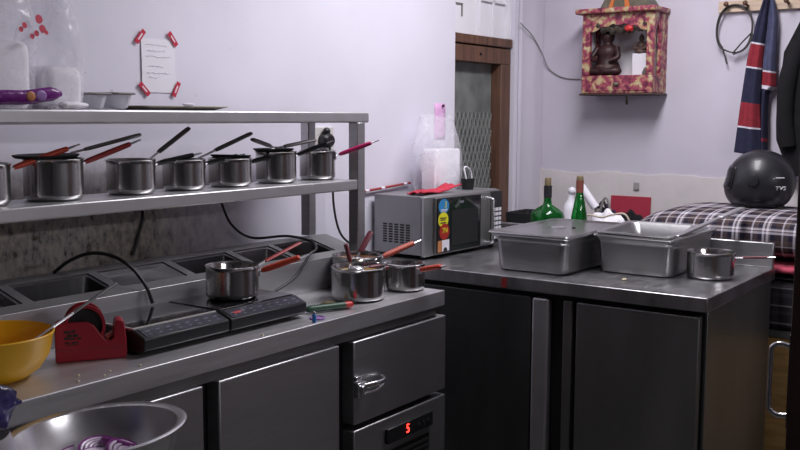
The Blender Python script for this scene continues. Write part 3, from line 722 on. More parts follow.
# ================================================================== note on the wall
t = thing('wall_note', (2.13, YW, 1.61), 'handwritten white paper note taped to the wall with red stickers', 'note')
MB().grid(lambda u, v: (2.062 + .138 * u, YW - .003 - .002 * math.sin(PI * v), 1.522 + .172 * v), 6, 8).build('paper_sheet', M['paper'], t)
b = MB(); random.seed(5)
for k, (z, x0, n) in enumerate(((1.674, 2.078, 9), (1.655, 2.082, 8), (1.637, 2.078, 10), (1.606, 2.082, 7), (1.584, 2.080, 10), (1.571, 2.085, 5))):
    pts = [(x0 + i * .0052, YW - .0062, z + random.uniform(-.003, .003)) for i in range(n * 2)]
    b.tube(pts, .0008, 4)
b.build('handwriting', M['ink'], t)
for cx, cz, a in ((2.056, 1.697, 50), (2.190, 1.697, -52), (2.068, 1.532, -45), (2.200, 1.534, 62)):
    m = frame((cx, YW - .0078, cz), (math.cos(math.radians(a)), 0, math.sin(math.radians(a))), (-math.sin(math.radians(a)), 0, math.cos(math.radians(a))))
    q = MB().box(-.026, -.0085, 0, .026, .0085, .0008, 0, m).build('red_tape', M['tape_red'], t)
    MB().box(-.013, -.0028, .0009, .013, .0028, .0013, 0, m).build('tape_print', M['tape_white'], q)

# ================================================================== right counter
t = thing('undercounter_fridge', (3.58, 1.74, 0), 'dark steel two-door counter fridge standing across the room, carrying the microwave and pans', 'counter')
FX0, FX1, FY0, FY1 = 3.125, 3.945, 1.004, 2.47
MB().box(FX0 + .05, FY0 + .012, .10, FX1 - .005, FY1, .812).build('cabinet_body', M['steel_dull'], t, bevel=.003)
MB().box(FX0 + .042, FY0 + .02, .105, FX0 + .0495, FY1, .80).build('front_frame', M['gap'], t)
MB().box(FX0, FY0, .812, FX1, FY1, .86).build('worktop', M['steel_worn'], t, bevel=.003)
MB().box(FX1 - .025, FY0 + .004, .8605, FX1, FY1, .959).build('backsplash', M['steel'], t, bevel=.004)
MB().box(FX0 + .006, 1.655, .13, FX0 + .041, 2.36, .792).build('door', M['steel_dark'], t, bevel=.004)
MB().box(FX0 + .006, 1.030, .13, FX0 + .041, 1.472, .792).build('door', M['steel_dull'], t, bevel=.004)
MB().box(FX0 + .004, 1.582, .13, FX0 + .041, 1.650, .792).build('centre_stile', M['steel_pale'], t, bevel=.010, seg=4)
MB().box(FX0 + .014, 1.492, .13, FX0 + .041, 1.528, .792).build('hinge_strip', M['steel_dull'], t, bevel=.004)
for x in (FX0 + .12, FX1 - .08):
    for y in (FY0 + .08, FY1 - .08): MB().lathe([(.025, 0), (.025, .03), (.018, .03), (.018, .10)], (x, y, 0), 16).build('foot', M['steel_dark'], t)
b = MB(); b.box(FX0 - .0012, 1.752, .816, FX0 - .0003, 1.775, .852); b.build('red_mark', M['dark_red_grip'], t)

# ---- gastronorm pans
def gn_pan(name, x0, y0, L, W, z, dep, label, m=None, group=None, mtx=None, wall_in=.020, steps=True):
    t = thing(name, (x0 + L / 2, y0 + W / 2, z), label, 'pan', group)
    def lp(i, zz, r):
        P = [Vector((x, y, z + zz)) for x, y in rrect(x0 + i, y0 + i, x0 + L - i, y0 + W - i, r, 6)]
        return [mtx @ p for p in P] if mtx is not None else P
    b = MB()
    sp = [(.034, .0, .03), (.025, .004, .035), (.021, .014, .04), (.0205, .022, .038), (.0165, dep - .034, .03), (.016, dep - .028, .03)]
    sp += [(.012, dep - .022, .03), (.011, dep - .008, .03)] if steps else [(.013, dep - .008, .03)]
    sp += [(.002, dep - .008, .022), (.0, dep - .004, .022), (.001, dep, .022), (.012, dep, .03), (.0145, dep - .008, .03), (.019, dep - .028, .03), (.024, .014, .04), (.028, .006, .035), (.038, .003, .03)]
    b.rings([lp(*q) for q in sp]); b.build('pan_body', m or M['steel_pan'], t, ang=35)
    return t
M['steel_pan'] = mat('satin pan steel', (.47, .467, .47), .30, .95, .05, 8, .04, 70, rvary=.05)
GP = 'gastronorm pans on the right counter'
gn_pan('food_pan', 3.225, 1.555, .565, .335, .8605, .143, 'deep steel food pan with a lid on, left of the open pan', None, GP)
gn_pan('food_pan', 3.405, 1.222, .505, .325, .8605, .146, 'deep open steel food pan beside the small empty saucepan', None, GP)
# the lid of the first pan
t = thing('steel_cover', (3.49, 1.72, 1.0045), 'flat steel lid with round hand recess covering the left deep pan', 'lid')
def lp(i, z, r=.022): return [(x, y, 1.004 + z) for x, y in rrect(3.219 + i, 1.549 + i, 3.797 - i, 1.896 - i, r, 6)]
b = MB(); b.rings([lp(.001, .0006), lp(-.003, .002), lp(.0, .008), lp(.012, .0095), lp(.022, .0095), lp(.034, .0035), lp(.05, .003)]); b.build('lid_plate', M['steel_pan'], t, ang=30)
b = MB(); b.lathe([(.052, .0002), (.054, .002), (.048, .0035), (.03, .0012)], (3.50, 1.738, 1.0072), 36, sy=.62); b.build('hand_recess', M['chrome'], t)
b = MB(); b.lathe([(.007, 0), (.008, .005), (.005, .007)], (3.515, 1.672, 1.0072), 16); b.build('vent_plug', M['gap'], t)
# shorter pan nested in the front of the open pan, and a flat bar lying up along its right rim
ex = Vector((1, 0, .035)).normalized(); ey = Vector((0, 1, .012)); ey = (ey - ex * ey.dot(ex)).normalized()
mt = frame((3.414, 1.232, 1.0125), ex, ey)
t = thing('nested_pan', (3.58, 1.385, .93), 'shorter steel pan nested in the front half of the open deep pan', 'pan', GP)
def lp(i, zz, r): return [mt @ Vector((x, y, zz)) for x, y in rrect(i, i, .335 - i, .305 - i, r, 6)]
b = MB()
b.rings([lp(.046, -.060, .03), lp(.038, -.055, .035), lp(.022, -.008, .03), lp(.003, -.005, .02), lp(.0, -.001, .02), lp(.002, .003, .02), lp(.014, .003, .03), lp(.024, -.005, .03), lp(.040, -.052, .035), lp(.048, -.056, .03)])
b.build('pan_body', M['steel_pan'], t, ang=35)
t = thing('flat_bar', (3.40, 1.215, 1.016), 'long flat steel bar lying up along the right rim of the open pan', 'bar')
bm_ = frame((3.400, 1.214, 1.021), (.585, -.058, .062), (.058, .585, 0))
MB().box(0, -.011, -.004, .38, .011, .004, 0, bm_).build('bar_shaft', M['steel_pan'], t, bevel=.002)
MB().box(.3802, -.013, -.0055, .595, .013, .0055, 0, bm_).build('highlight_end', M['steel_pale'], t, bevel=.003)  # the bar's highlight, put in as a length of paler steel
o = MB().ball((3.30, 1.365, .864), (.014, .008, .0036), 10, 6).build('food_crumb', M['crumb'], None, origin=(3.30, 1.365, .8605)); tag(o, 'yellowish food crumb on the right counter in front of open pan', 'crumb')

# ================================================================== microwave
MX, MY, MA = 3.258, 2.214, -1.5
t = thing('microwave', (MX, MY, .8605), 'grey steel microwave oven with round stickers on its front, on the right counter', 'microwave', None, True, math.radians(MA))
W_, D_, H_ = .590, .265, .262
MB().box(0, .018, .016, W_, D_, H_).build('oven_case', M['oven_steel'], t, bevel=.004)
MB().box(.0, 0, .012, W_ * .985, .0175, H_ - .002).build('front_bezel', M['steel'], t, bevel=.004)
dw = MB().box(.062, -.014, .020, .485, -.0005, H_ - .008).build('door', M['steel_dull'], t, bevel=.003)
MB().box(.064, -.0165, .022, .400, -.0145, H_ - .012).build('door_glass', M['mw_glass'], dw, bevel=.001)
b = MB(); b.box(.172, -.0172, .045, .375, -.0166, .195); b.build('inner_window', M['gap'], dw)
b = MB(); b.tube([(.452, -.014, .030), (.452, -.044, .036), (.452, -.046, .060), (.452, -.046, .205), (.452, -.044, .225), (.452, -.014, .230)], .0075, 10, 4); b.build('door_handle', M['chrome'], dw)
kp = MB().box(.490, -.014, .02, .583, -.0005, H_ - .008).build('keypad', M['black'], t, bevel=.002)
b = MB()
for r_ in range(7):
    for c_ in range(3): b.box(.503 + c_ * .025, -.0165, .040 + r_ * .021, .522 + c_ * .025, -.0142, .054 + r_ * .021)
b.build('key_buttons', M['st_white'], kp)
MB().box(.232, -.0172, .222, .262, -.0166, .232).build('door_print', M['print'], dw)
# side vents
b = MB()
for c_ in range(5):
    for r_ in range(8): b.box(-.0012, .075 + c_ * .030, .062 + r_ * .0105, -.0002, .095 + c_ * .030, .0685 + r_ * .0105)
b.build('side_vents', M['gap'], t)
# sticker strip
st = MB().box(.067, -.0180, .024, .153, -.0166, H_ - .014).build('sticker_strip', M['black'], dw)
def disc(x, z, rx, rz_, m, nm, y=-.0186):
    return MB().lathe([(1, 0), (1, .0006)], (0, 0, 0), 28, frame((x, y + .0006, z), (rx, 0, 0), (0, 0, 1)) @ Matrix.Diagonal((rx, rz_, 1, 1))).build(nm, m, st)
disc(.111, .216, .038, .031, M['st_blue'], 'blue_disc')
disc(.107, .160, .037, .032, M['st_yellow'], 'yellow_disc', -.0190)
disc(.115, .110, .036, .034, M['st_red'], 'red_disc', -.0194)
MB().box(.099, -.0192, .028, .152, -.0184, .075).build('white_patch', M['st_white'], st)
MB().box(.068, -.0192, .026, .098, -.0184, .074).build('orange_patch', M['st_orange'], st)
MB().ball((.123, -.0195, .032), (.014, .0008, .012), 14, 6).build('dark_patch', M['black_matt'], st)
def tx(s, x, z, size, m, nm, y): text(nm, s, size, m, st, frame((x, y, z), (1, 0, 0), (0, 0, 1)))
tx('3', .122, .222, .036, M['st_yellow'], 'sticker_numeral', -.0196)
tx('7N', .117, .114, .032, M['st_yellow'], 'sticker_letters', -.0204)
b = MB()
for z, a, c_ in ((.168, .083, .129), (.160, .087, .121), (.148, .085, .127)): b.box(a, -.0200, z - .002, c_, -.0194, z + .002)
b.build('black_print', M['black_matt'], st)
b = MB()
for z, a, c_ in ((.203, .086, .136), (.197, .091, .131)): b.box(a, -.0196, z - .0015, c_, -.0190, z + .0015)
b.build('white_print', M['st_white'], st)
for x in (.03, W_ - .03):
    for y in (.03, D_ - .03): MB().lathe([(.012, 0), (.012, .0158)], (x, y, 0), 12).build('foot', M['black'], t)
MZ = .8605 + H_ + .0005
def mwp(x, y, z=0): 
    v = R('Z', MA) @ Vector((x, y, 0)); return (MX + v.x, MY + v.y, MZ + z)
# on top of it
o = MB()
def cl(u, v):
    x, y, _ = mwp(.02 + .29 * u, .022 + .085 * v + .02 * math.sin(3 * u)); 
    return (x, y, MZ + .004 + .009 * abs(math.sin(4.5 * u + 1.0 + 2 * v)) + .022 * max(0, u - .72) / .28 + .003 * math.sin(13 * v))
o.grid(cl, 24, 10); o = o.build('red_napkin', M['red_cloth'], None, origin=mwp(.15, .12), solid=.004); tag(o, 'crumpled red napkin lying on top of the microwave', 'napkin')
bag('plastic_bag', mwp(.345, .185), .155, .064, .330, M['film'], 'clear plastic bag of white foam standing on the microwave', seed=9)
lc = mwp(.380, .185, .001)
t = thing('foam_pack', lc, 'white foam pack inside the clear bag on the microwave', 'foam pack')
b = MB(); b.rings([[(x, y, lc[2] + z) for x, y in rrect(lc[0] - .100 * q, lc[1] - .045 * q, lc[0] + .100 * q, lc[1] + .045 * q, .02)] for z, q in ((0, .95), (.006, 1), (.170, 1), (.180, .94))]); b.build('foam_block', M['foam'], t)
lc = mwp(.452, .088)
t = thing('cup', lc, 'small black cup standing on the microwave beside the clear bag', 'cup')
b = MB(); b.lathe([(.024, 0), (.026, .002), (.031, .046), (.033, .048), (.029, .046), (.023, .004)], lc, 24); b.build('cup_body', M['black_matt'], t)
o = MB(); o.tube([(lc[0] - .012, lc[1], lc[2] + .005), (lc[0] - .010, lc[1] + .003, lc[2] + .05), (lc[0] - .012, lc[1] + .012, lc[2] + .095), (lc[0] + .016, lc[1] + .012, lc[2] + .098), (lc[0] + .046, lc[1] + .012, lc[2] + .075), (lc[0] + .052, lc[1] + .01, lc[2] + .03), (lc[0] + .048, lc[1] + .008, lc[2] + .003)], .0035, 8, 6); o = o.build('charging_cable', M['white_plastic'], None, origin=lc); tag(o, 'thin white cable looping up out of the black cup', 'cable')
t = thing('broom_stick', (3.39, 2.487, 1.145), 'thin red stick fixed along the wall behind the microwave', 'stick')
MB().tube([(3.18, 2.486, 1.133), (3.54, 2.486, 1.153)], .0052, 10).build('stick', M['dark_red_grip'], t)
for x in (3.225, 3.335, 3.50):
    z = 1.133 + (x - 3.18) * .02 / .36
    MB().tube([(x - .012, 2.486, z - .0007), (x + .012, 2.486, z + .0007)], .0062, 10).build('white_clip', M['white_plastic'], t)
t = thing('paper_strip', (3.797, YW, 1.46), 'pink paper strip pinned to the wall by the door', 'paper')
MB().grid(lambda u, v: (3.752 + .090 * u, YW - .0012 - .001 * math.sin(3 * v), 1.34 + .168 * v), 3, 6).build('paper_sheet', M['pink_paper'], t, solid=.0008)
MB().ball((3.815, YW - .008, 1.497), .007, 10, 8).build('pin', M['black'], t)

# ================================================================== bottles and clutter behind the pans
def bottle(loc, prof, label, cap_mat, capz, capr, foil, wide=1.):
    t = thing('glass_bottle', loc, label, 'bottle', 'green bottles behind the covered pan')
    inner = [(max(r - .003, .001), z + .003) for r, z in prof]
    MB().lathe(prof, loc, 32, sy=1.).build('bottle_glass', M['green_glass'], t, ang=60)
    r0, z0, z1 = foil
    MB().lathe([(r0 + .0005, z0), (r0 + .001, z1)], loc, 24).build('neck_foil', cap_mat, t)
    MB().lathe([(capr, z1 + .0003), (capr, capz), (capr * .8, capz + .004)], loc, 20).build('cap', M['cork'], t)
bottle((3.84, 1.955, .8605), [(.055, 0), (.070, .006), (.075, .03), (.075, .150), (.069, .170), (.046, .188), (.020, .204), (.0165, .220), (.0165, .288)], 'squat green bottle with black neck foil behind the covered pan', M['foil_black'], .318, .0145, (.0170, .235, .287))
bottle((3.86, 1.812, .8605), [(.030, 0), (.036, .006), (.037, .03), (.037, .12), (.034, .160), (.024, .215), (.017, .250), (.0145, .27), (.0145, .296)], 'slim green bottle with brown-red neck foil behind the covered pan', M['foil_red'], .330, .015, (.0155, .262, .315))

# ================================================================== bed with bedding between the counter and the back wall
t = thing('bed', (4.39, 1.4, 0), 'plywood bed base with dark checked mattress behind the right counter', 'bed')
MB().box(3.985, .30, .0, 4.712, 2.44, .575).build('bed_base', M['ply'], t, bevel=.004)
MB().box(3.975, .29, .575, 4.712, 2.44, .60).build('bed_edge', M['steel_dull'], t)
b = MB(); b.rings([[(x, y, z) for x, y in rrect(3.98 + i, .30 + i, 4.71 - i, 2.43 - i, .05)] for z, i in ((.6005, .02), (.62, 0), (.78, 0), (.80, .02))]); b.build('mattress', M['mattress'], t)
def fold(name, x0, x1, y0, y1, z0, z1, m, label, rr=.12, seed=0, wav=.012, cat='blanket'):
    """a folded or rolled soft thing: a closed superellipse section swept along Y with UVs round it"""
    rnd = random.Random(seed); ph = [rnd.uniform(0, 6) for _ in range(5)]
    def f(u, v):
        a = 2 * PI * u - PI * .5
        c, s = math.cos(a), math.sin(a); e = .62
        hx, hz = (x1 - x0) / 2, (z1 - z0) / 2
        end = min(1, min(v, 1 - v) * (y1 - y0) / rr); k = math.sqrt(max(0, 1 - (1 - end) ** 2)); k = .02 + .98 * k
        sag = wav * math.sin(5 * v + ph[0]) * max(0, s) + wav * .6 * math.sin(9 * v + ph[1] + 3 * u)
        return Vector(((x0 + x1) / 2 + hx * (.35 + .65 * k) * math.copysign(abs(c) ** e, c), y0 + (y1 - y0) * v, z0 + hz * 2 * k * .5 * (1 + math.copysign(abs(s) ** e, s)) + sag * max(0, s)))
    b = MB(); b.grid(f, 56, 60); o = b.build(name, m, None, origin=((x0 + x1) / 2, (y0 + y1) / 2, z0), ang=80); tag(o, label, cat); return o
fold('dark_quilt', 3.985, 4.68, .42, 1.66, .802, .818, M['dark_quilt'], 'dark striped quilt lying lowest in the bedding pile', .05, 2, .0)
fold('red_cloth', 3.975, 4.68, .44, 1.22, .819, .870, M['pink_cloth'], 'red and pink cloth peeping out under the plaid quilt', .04, 3, .003, 'cloth')
fold('plaid_quilt', 3.985, 4.70, .40, 1.715, .871, 1.062, M['quilt'], 'thick brown and navy plaid quilt folded on the bed behind counter', .26, 4, .010)

# ---- clutter on the bed's left end
BZ = .8005
t = thing('red_board', (4.69, 1.915, BZ), 'dark red board leaning against the back wall behind the open pan', 'board')
m = T(4.693, 1.925, BZ) @ R('Y', 4)
MB().box(-.004, -.106, 0, .004, .108, .246, 0, m).build('board', M['red_board'], t, bevel=.001)
t = thing('spray_bottle', (4.26, 2.045, BZ), 'white plastic spray bottle standing behind the green bottles', 'spray bottle')
b = MB(); b.lathe([(.040, 0), (.045, .01), (.040, .20), (.032, .23), (.016, .255), (.016, .275)], (4.26, 2.045, BZ), 24); b.build('bottle_body', M['white_plastic'], t)
MB().ball((4.26, 2.040, BZ + .293), (.018, .020, .020), 14, 10).build('nozzle_head', M['white_plastic'], t)
t = thing('paper_roll', (4.215, 1.876, BZ), 'white rolled tube leaning beside the slim green bottle', 'roll')
MB().tube([(4.21, 1.893, BZ + .225), (4.20, 1.965, BZ + .322)], .020, 16).build('roll', M['white_plastic'], t)
MB().tube([(4.215, 1.876, BZ + .001), (4.211, 1.889, BZ + .222)], .010, 10).build('stand_rod', M['cable_grey'], t)
t = thing('plastic_crate', (4.22, 2.19, BZ), 'low black crate behind the squat green bottle', 'crate')
def lp(i, z): return [(x, y, BZ + z) for x, y in rrect(4.12 + i, 2.04 + .1 + i, 4.34 - i, 2.33 - i, .015)]
b = MB(); b.rings([lp(.01, 0), lp(0, .185), lp(.006, .185), lp(.016, .008)]); b.build('crate_body', M['black_matt'], t)
t = thing('stick', (4.15, 2.10, BZ), 'brown wooden stick leaning behind the squat green bottle', 'stick')
MB().tube([(4.16, 2.065, BZ + .001), (4.135, 2.125, BZ + .23)], .008, 8).build('rod', M['wood'], t)
random.seed(11)
def bundle(name, c, r, m, label, cat):
    o = MB().ball(c, r, 22, 14, lambda d: 1 + .16 * math.sin(6 * d.x + 3 * d.z) + .12 * math.sin(9 * d.y + 2) + .06 * math.sin(17 * d.z + 5 * d.x)).build(name, m, None, origin=(c[0], c[1], c[2] - r[2]), ang=70); tag(o, label, cat)
bundle('white_bundle', (4.14, 1.80, BZ + .115), (.055, .085, .095), M['foam'], 'crumpled white plastic bundle in front of the red board', 'bundle')
bundle('black_bundle', (4.46, 1.815, BZ + .100), (.10, .060, .085), M['black_cloth'], 'dark bundle of cloth between red board and plaid quilt', 'bundle')
bundle('grey_bundle', (4.40, 1.915, BZ + .112), (.06, .050, .095), M['navy'], 'dark navy tangled bundle left of the red board', 'bundle')
cord('beige_cable', [(4.12, 2.02, BZ + .004), (4.12, 1.99, BZ + .13), (4.13, 1.93, BZ + .182), (4.14, 1.86, BZ + .195), (4.16, 1.80, BZ + .185), (4.20, 1.74, BZ + .205), (4.22, 1.67, BZ + .215), (4.24, 1.61, BZ + .165), (4.25, 1.58, BZ + .10)] if False else [(4.07, 2.04, BZ + .002), (4.065, 2.0, BZ + .13), (4.06, 1.93, BZ + .185), (4.06, 1.86, BZ + .205), (4.07, 1.80, BZ + .198), (4.08, 1.75, BZ + .212), (4.085, 1.69, BZ + .212), (4.09, 1.655, BZ + .12), (4.09, 1.65, BZ + .044)], .0045, M['cable_pale'], 'beige cable looping in front of the red board')
cord('grey_cable', [(4.25, 1.90, BZ + .004), (4.25, 1.895, BZ + .16), (4.25, 1.872, BZ + .262), (4.25, 1.850, BZ + .255), (4.25, 1.830, BZ + .17), (4.25, 1.815, BZ + .08), (4.25, 1.812, BZ + .006)], .006, M['cable_grey'], 'grey cable standing in a tall loop left of the red board')
cord('black_cable', [(4.29, 1.955, BZ + .006), (4.28, 1.935, BZ + .17), (4.28, 1.90, BZ + .225), (4.28, 1.872, BZ + .18), (4.28, 1.90, BZ + .13), (4.28, 1.925, BZ + .19), (4.28, 1.885, BZ + .25), (4.28, 1.862, BZ + .15), (4.29, 1.855, BZ + .008)], .006, M['cable'], 'black cable coiled among the clutter left of the red board')

# ================================================================== helmet
HC = Vector((4.36, 1.192, 1.060))
t = thing('helmet', tuple(HC), 'black full-face motorcycle helmet lying on the plaid quilt', 'helmet')
def shell(d):
    k = 1.
    return k
b = MB(); nL = []
def hp(th, ph):
    """front of the helmet is +Y"""
    d = Vector((math.sin(th) * math.cos(ph), math.sin(th) * math.sin(ph), -math.cos(th)))
    x, y, z = d.x * .125, d.y * .148, d.z * .142
    if d.y > 0: 
        y *= 1 + .17 * max(0, -d.z) ** .8           # chin pushed out
        y *= 1 - .05 * max(0, d.z) - .04 * max(0, 1 - abs(d.z - .15) * 4)
    else:
        y *= 1 + .06 * max(0, d.z)
    if z < -.096: z = -.096 + (z + .096) * .12
    return Vector((HC.x + x, HC.y + y, HC.z + .108 + z))
NN, MMM = 40, 24
L = [[hp(max(.02, PI * i / MMM) if i < MMM else PI - .005, 2 * PI * j / NN) for j in range(NN)] for i in range(MMM + 1)]
b.rings(L); b.build('shell', M['helmet'], t, ang=80)
def patch(th0, th1, ph0, ph1, off, nm, m, par):
    b = MB(); c = HC + Vector((0, 0, .108))
    def f(u, v):
        p = hp(th0 + (th1 - th0) * v, ph0 + (ph1 - ph0) * u); return c + (p - c) * off
    b.grid(f, 20, 8); return b.build(nm, m, par, solid=.003, ang=80)
patch(PI * .44, PI * .66, PI * .20, PI * .80, 1.012, 'visor', M['visor'], t)
b = MB(); b.lathe([(.026, 0), (.024, .006), (.010, .009)], (0, 0, 0), 20, frame(hp(PI * .53, PI * .90 + .35) - Vector((.001, 0, 0)), (0, -1, 0), (0, 0, 1))); b.build('visor_pivot', M['helmet'], t)
patch(PI * .30, PI * .335, PI * 1.02, PI * 1.03 + .16, 1.006, 'chin_vent', M['gap'], t)
patch(PI * .555, PI * .565, PI * 1.21, PI * 1.30, 1.010, 'silver_line', M['decal'], t)
# lower rim
b = MB(); b.tube([hp(PI * .235, PI * 2 * j / 36) for j in range(37)], .006, 8); b.build('rim_edge', M['gap'], t)
# brand lettering on the side: wrapped flat just outside the shell
p0 = hp(PI * .455, PI * 1.235); p1 = hp(PI * .455, PI * 1.29); p2 = hp(PI * .50, PI * 1.26); p3 = hp(PI * .42, PI * 1.26)
xd = (p1 - p0).normalized(); yd = (p2 - p3); yd = (yd - xd * yd.dot(xd)).normalized(); nrm = xd.cross(yd)
text('lettering', 'TVS', .023, M['decal'], t, frame(hp(PI * .46, PI * 1.262) + nrm * .0035, xd, yd) @ Matrix(((1.25, .18, 0, 0), (0, 1, 0, 0), (0, 0, 1, 0), (0, 0, 0, 1))), .0025)

# ================================================================== back wall: shrine
SX, SXB, SY0, SY1, SZ0, SZ1 = 4.545, 4.729, 1.768, 2.140, 1.565, 1.955
t = thing('wall_shrine', (4.63, 1.94, SZ0), 'small wooden shrine in magenta and gold floral paper on the back wall', 'shrine')
b = MB(); b.box(SX, SY0, SZ0, SXB, SY1, SZ0 + .088); b.build('drawer_base', M['floral'], t, bevel=.004)
MB().box(SX - .008, SY0 - .008, SZ0 - .010, SXB, SY1 + .008, SZ0 - .0005).build('base_board', M['wood_dark'], t, bevel=.003)
dwr = MB().box(SX - .005, SY0 + .03, SZ0 + .012, SX - .0005, SY1 - .03, SZ0 + .062).build('drawer_front', M['floral'], t, bevel=.002)
MB().ball((SX - .012, 1.95, SZ0 + .045), (.010, .016, .010), 14, 8).build('drawer_knob', M['olive'], dwr)
for y0, y1, x0, x1 in ((SY0, SY0 + .036, SX, SX + .03), (SY1 - .040, SY1, SX, SX + .03), (SY0, SY0 + .022, SXB - .085, SXB), (SY1 - .022, SY1, SXB - .06, SXB)):
    MB().box(x0, y0, SZ0 + .0885, x1, y1, SZ1 - .0005).build('post', M['floral'], t, bevel=.003)
MB().box(SXB - .012, SY0 + .0225, SZ0 + .0885, SXB - .001, SY1 - .0225, SZ1 - .0005).build('back_panel', M['shrine_white'], t)
MB().box(SX + .035, SY1 - .018, SZ0 + .0885, SXB - .065, SY1 - .010, SZ1 - .0005).build('side_panel', M['shrine_white'], t)
# scalloped fascia
y0, y1 = SY0 + .0365, SY1 - .0405; P = [(y0, SZ1 - .0005), (y1, SZ1 - .0005)]
for k in range(33):
    u = k / 32; y = y1 + (y0 - y1) * u
    P.append((y, SZ1 - .048 - .040 * abs(2 * u - 1) ** 2.2 - .010 * abs(math.sin(u * PI * 5))))
MB().prism(P, SX + .004, SX + .014, 'x').build('scalloped_fascia', M['floral'], t)
y0, y1 = SX + .0305, SXB - .0855; P = [(y0, SZ1 - .0005), (y1, SZ1 - .0005), (y1, SZ1 - .10), ((y0 + y1) / 2, SZ1 - .05), (y0, SZ1 - .10)]
MB().prism(P, SY0 + .004, SY0 + .014, 'y').build('side_fascia', M['floral'], t)
MB().box(SX - .028, SY0 - .012, SZ1, SXB, SY1 + .032, SZ1 + .026).build('roof_slab', M['floral'], t, bevel=.008, seg=3)
b = MB(); b.prism([(1.80, SZ1 + .0265), (2.06, SZ1 + .0265), (2.02, SZ1 + .10), (1.94, SZ1 + .15), (1.85, SZ1 + .10)], SX + .02, SXB - .02, 'x'); rf = b.build('roof_crown', M['olive'], t, bevel=.003)
b = MB(); b.prism([(1.90, SZ1 + .027), (1.925, SZ1 + .027), (1.935, SZ1 + .13), (1.925, SZ1 + .13)], SX + .012, SX + .0195, 'x').prism([(1.99, SZ1 + .027), (2.01, SZ1 + .027), (1.985, SZ1 + .10), (1.97, SZ1 + .12)], SX + .012, SX + .0195, 'x'); b.build('orange_band', M['orange'], rf)
b = MB(); b.tube([(SX + .07, 1.925, SZ0 - .0105), (SX + .07, 1.925, SZ0 - .03)], .004, 8).lathe([(.005, -.055), (.008, -.04), (.004, -.03)], (SX + .07, 1.925, SZ0), 12); b.build('hanging_bell', M['olive'], t)
FZ = SZ0 + .0885
t = thing('idol_statue', (4.60, 2.02, FZ), 'dark red seated idol statue at the left inside the shrine', 'statue')
b = MB(); c = (4.61, 2.03, FZ)
b.lathe([(.050, 0), (.062, .012), (.064, .03), (.056, .055), (.044, .075), (.050, .10), (.054, .12), (.046, .142), (.022, .154), (.020, .165), (.030, .180), (.032, .198), (.024, .215), (.006, .228)], c, 28, sy=1.05)
b.build('body', M['idol'], t, ang=70)
b = MB()
for s_ in (-1, 1):
    b.tube([(4.60, 2.03 + s_ * .05, FZ + .135), (4.575, 2.03 + s_ * .068, FZ + .09), (4.556, 2.03 + s_ * .03, FZ + .072)], [.016, .014, .011], 10, 4)
    b.tube([(4.61, 2.03 + s_ * .045, FZ + .022), (4.57, 2.03 + s_ * .068, FZ + .022), (4.552, 2.03 + s_ * .01, FZ + .02)], [.022, .020, .015], 10, 4)
b.build('limbs', M['idol'], t)
MB().lathe([(.050, .040), (.060, .036), (.060, .052), (.048, .056)], c, 24).build('waist_cloth', M['idol_brown'], t)
t = thing('idol_statue', (4.655, 1.872, FZ), 'small brown seated idol on a white plinth in the shrine', 'statue')
MB().box(4.63, 1.835, FZ + .0005, 4.69, 1.91, FZ + .108).build('plinth', M['shrine_white'], t, bevel=.003)
b = MB(); b.lathe([(.030, .1085), (.034, .116), (.028, .132), (.020, .138), (.022, .152), (.018, .164), (.009, .170), (.013, .178), (.012, .190), (.004, .204)], (4.657, 1.873, FZ), 22); 
for s_ in (-1, 1): b.tube([(4.65, 1.873 + s_ * .018, FZ + .16), (4.638, 1.873 + s_ * .030, FZ + .14), (4.632, 1.873 + s_ * .014, FZ + .128)], .007, 8, 3)
b.build('body', M['idol_brown'], t)
t = thing('incense_holder', (4.585, 1.815, FZ), 'small dark incense holder with upright stick in the shrine corner', 'incense holder')
MB().lathe([(.020, 0), (.022, .008), (.014, .030), (.009, .036)], (4.585, 1.815, FZ), 18).build('cup', M['olive'], t)
MB().tube([(4.585, 1.815, FZ + .0365), (4.587, 1.818, FZ + .115)], .003, 6).build('incense_stick', M['black_matt'], t)
t = thing('garland', (4.57, 1.94, SZ1 - .05), 'dark dried flower garland hanging under the shrine roof', 'garland')
b = MB()
for k in range(11):
    u = k / 10; b.ball((4.56 + .004 * math.sin(k), 1.82 + .24 * u, SZ1 - .058 - .020 * math.sin(PI * u) - .012 * (k % 2)), (.016, .019, .017), 10, 7, lambda d: 1 + .2 * math.sin(8 * d.x + 7 * d.y))
b.build('flowers', M['garland'], t)
MB().ball((4.545, 1.895, SZ1 - .078), (.014, .022, .015), 12, 8, lambda d: 1 + .2 * math.sin(8 * d.z + 7 * d.y)).build('red_flower', M['red_plastic'], t)
cord('wall_wire', [(4.51, 2.474, 1.93), (4.60, 2.452, 1.87), (4.690, 2.440, 1.785), (4.722, 2.41, 1.70), (4.724, 2.32, 1.652), (4.724, 2.20, 1.645), (4.724, 2.14, 1.653)], .0028, M['cable_grey'], 'thin grey wire running from the corner to the shrine')
o = MB().box(XB - .020, 1.884, 1.078, XB - .0125, 1.915, 1.118).build('wall_plate', M['plate_grey'], None, origin=(XB - .016, 1.90, 1.098), bevel=.003); tag(o, 'small grey square plate on the back wall above red board', 'wall plate')

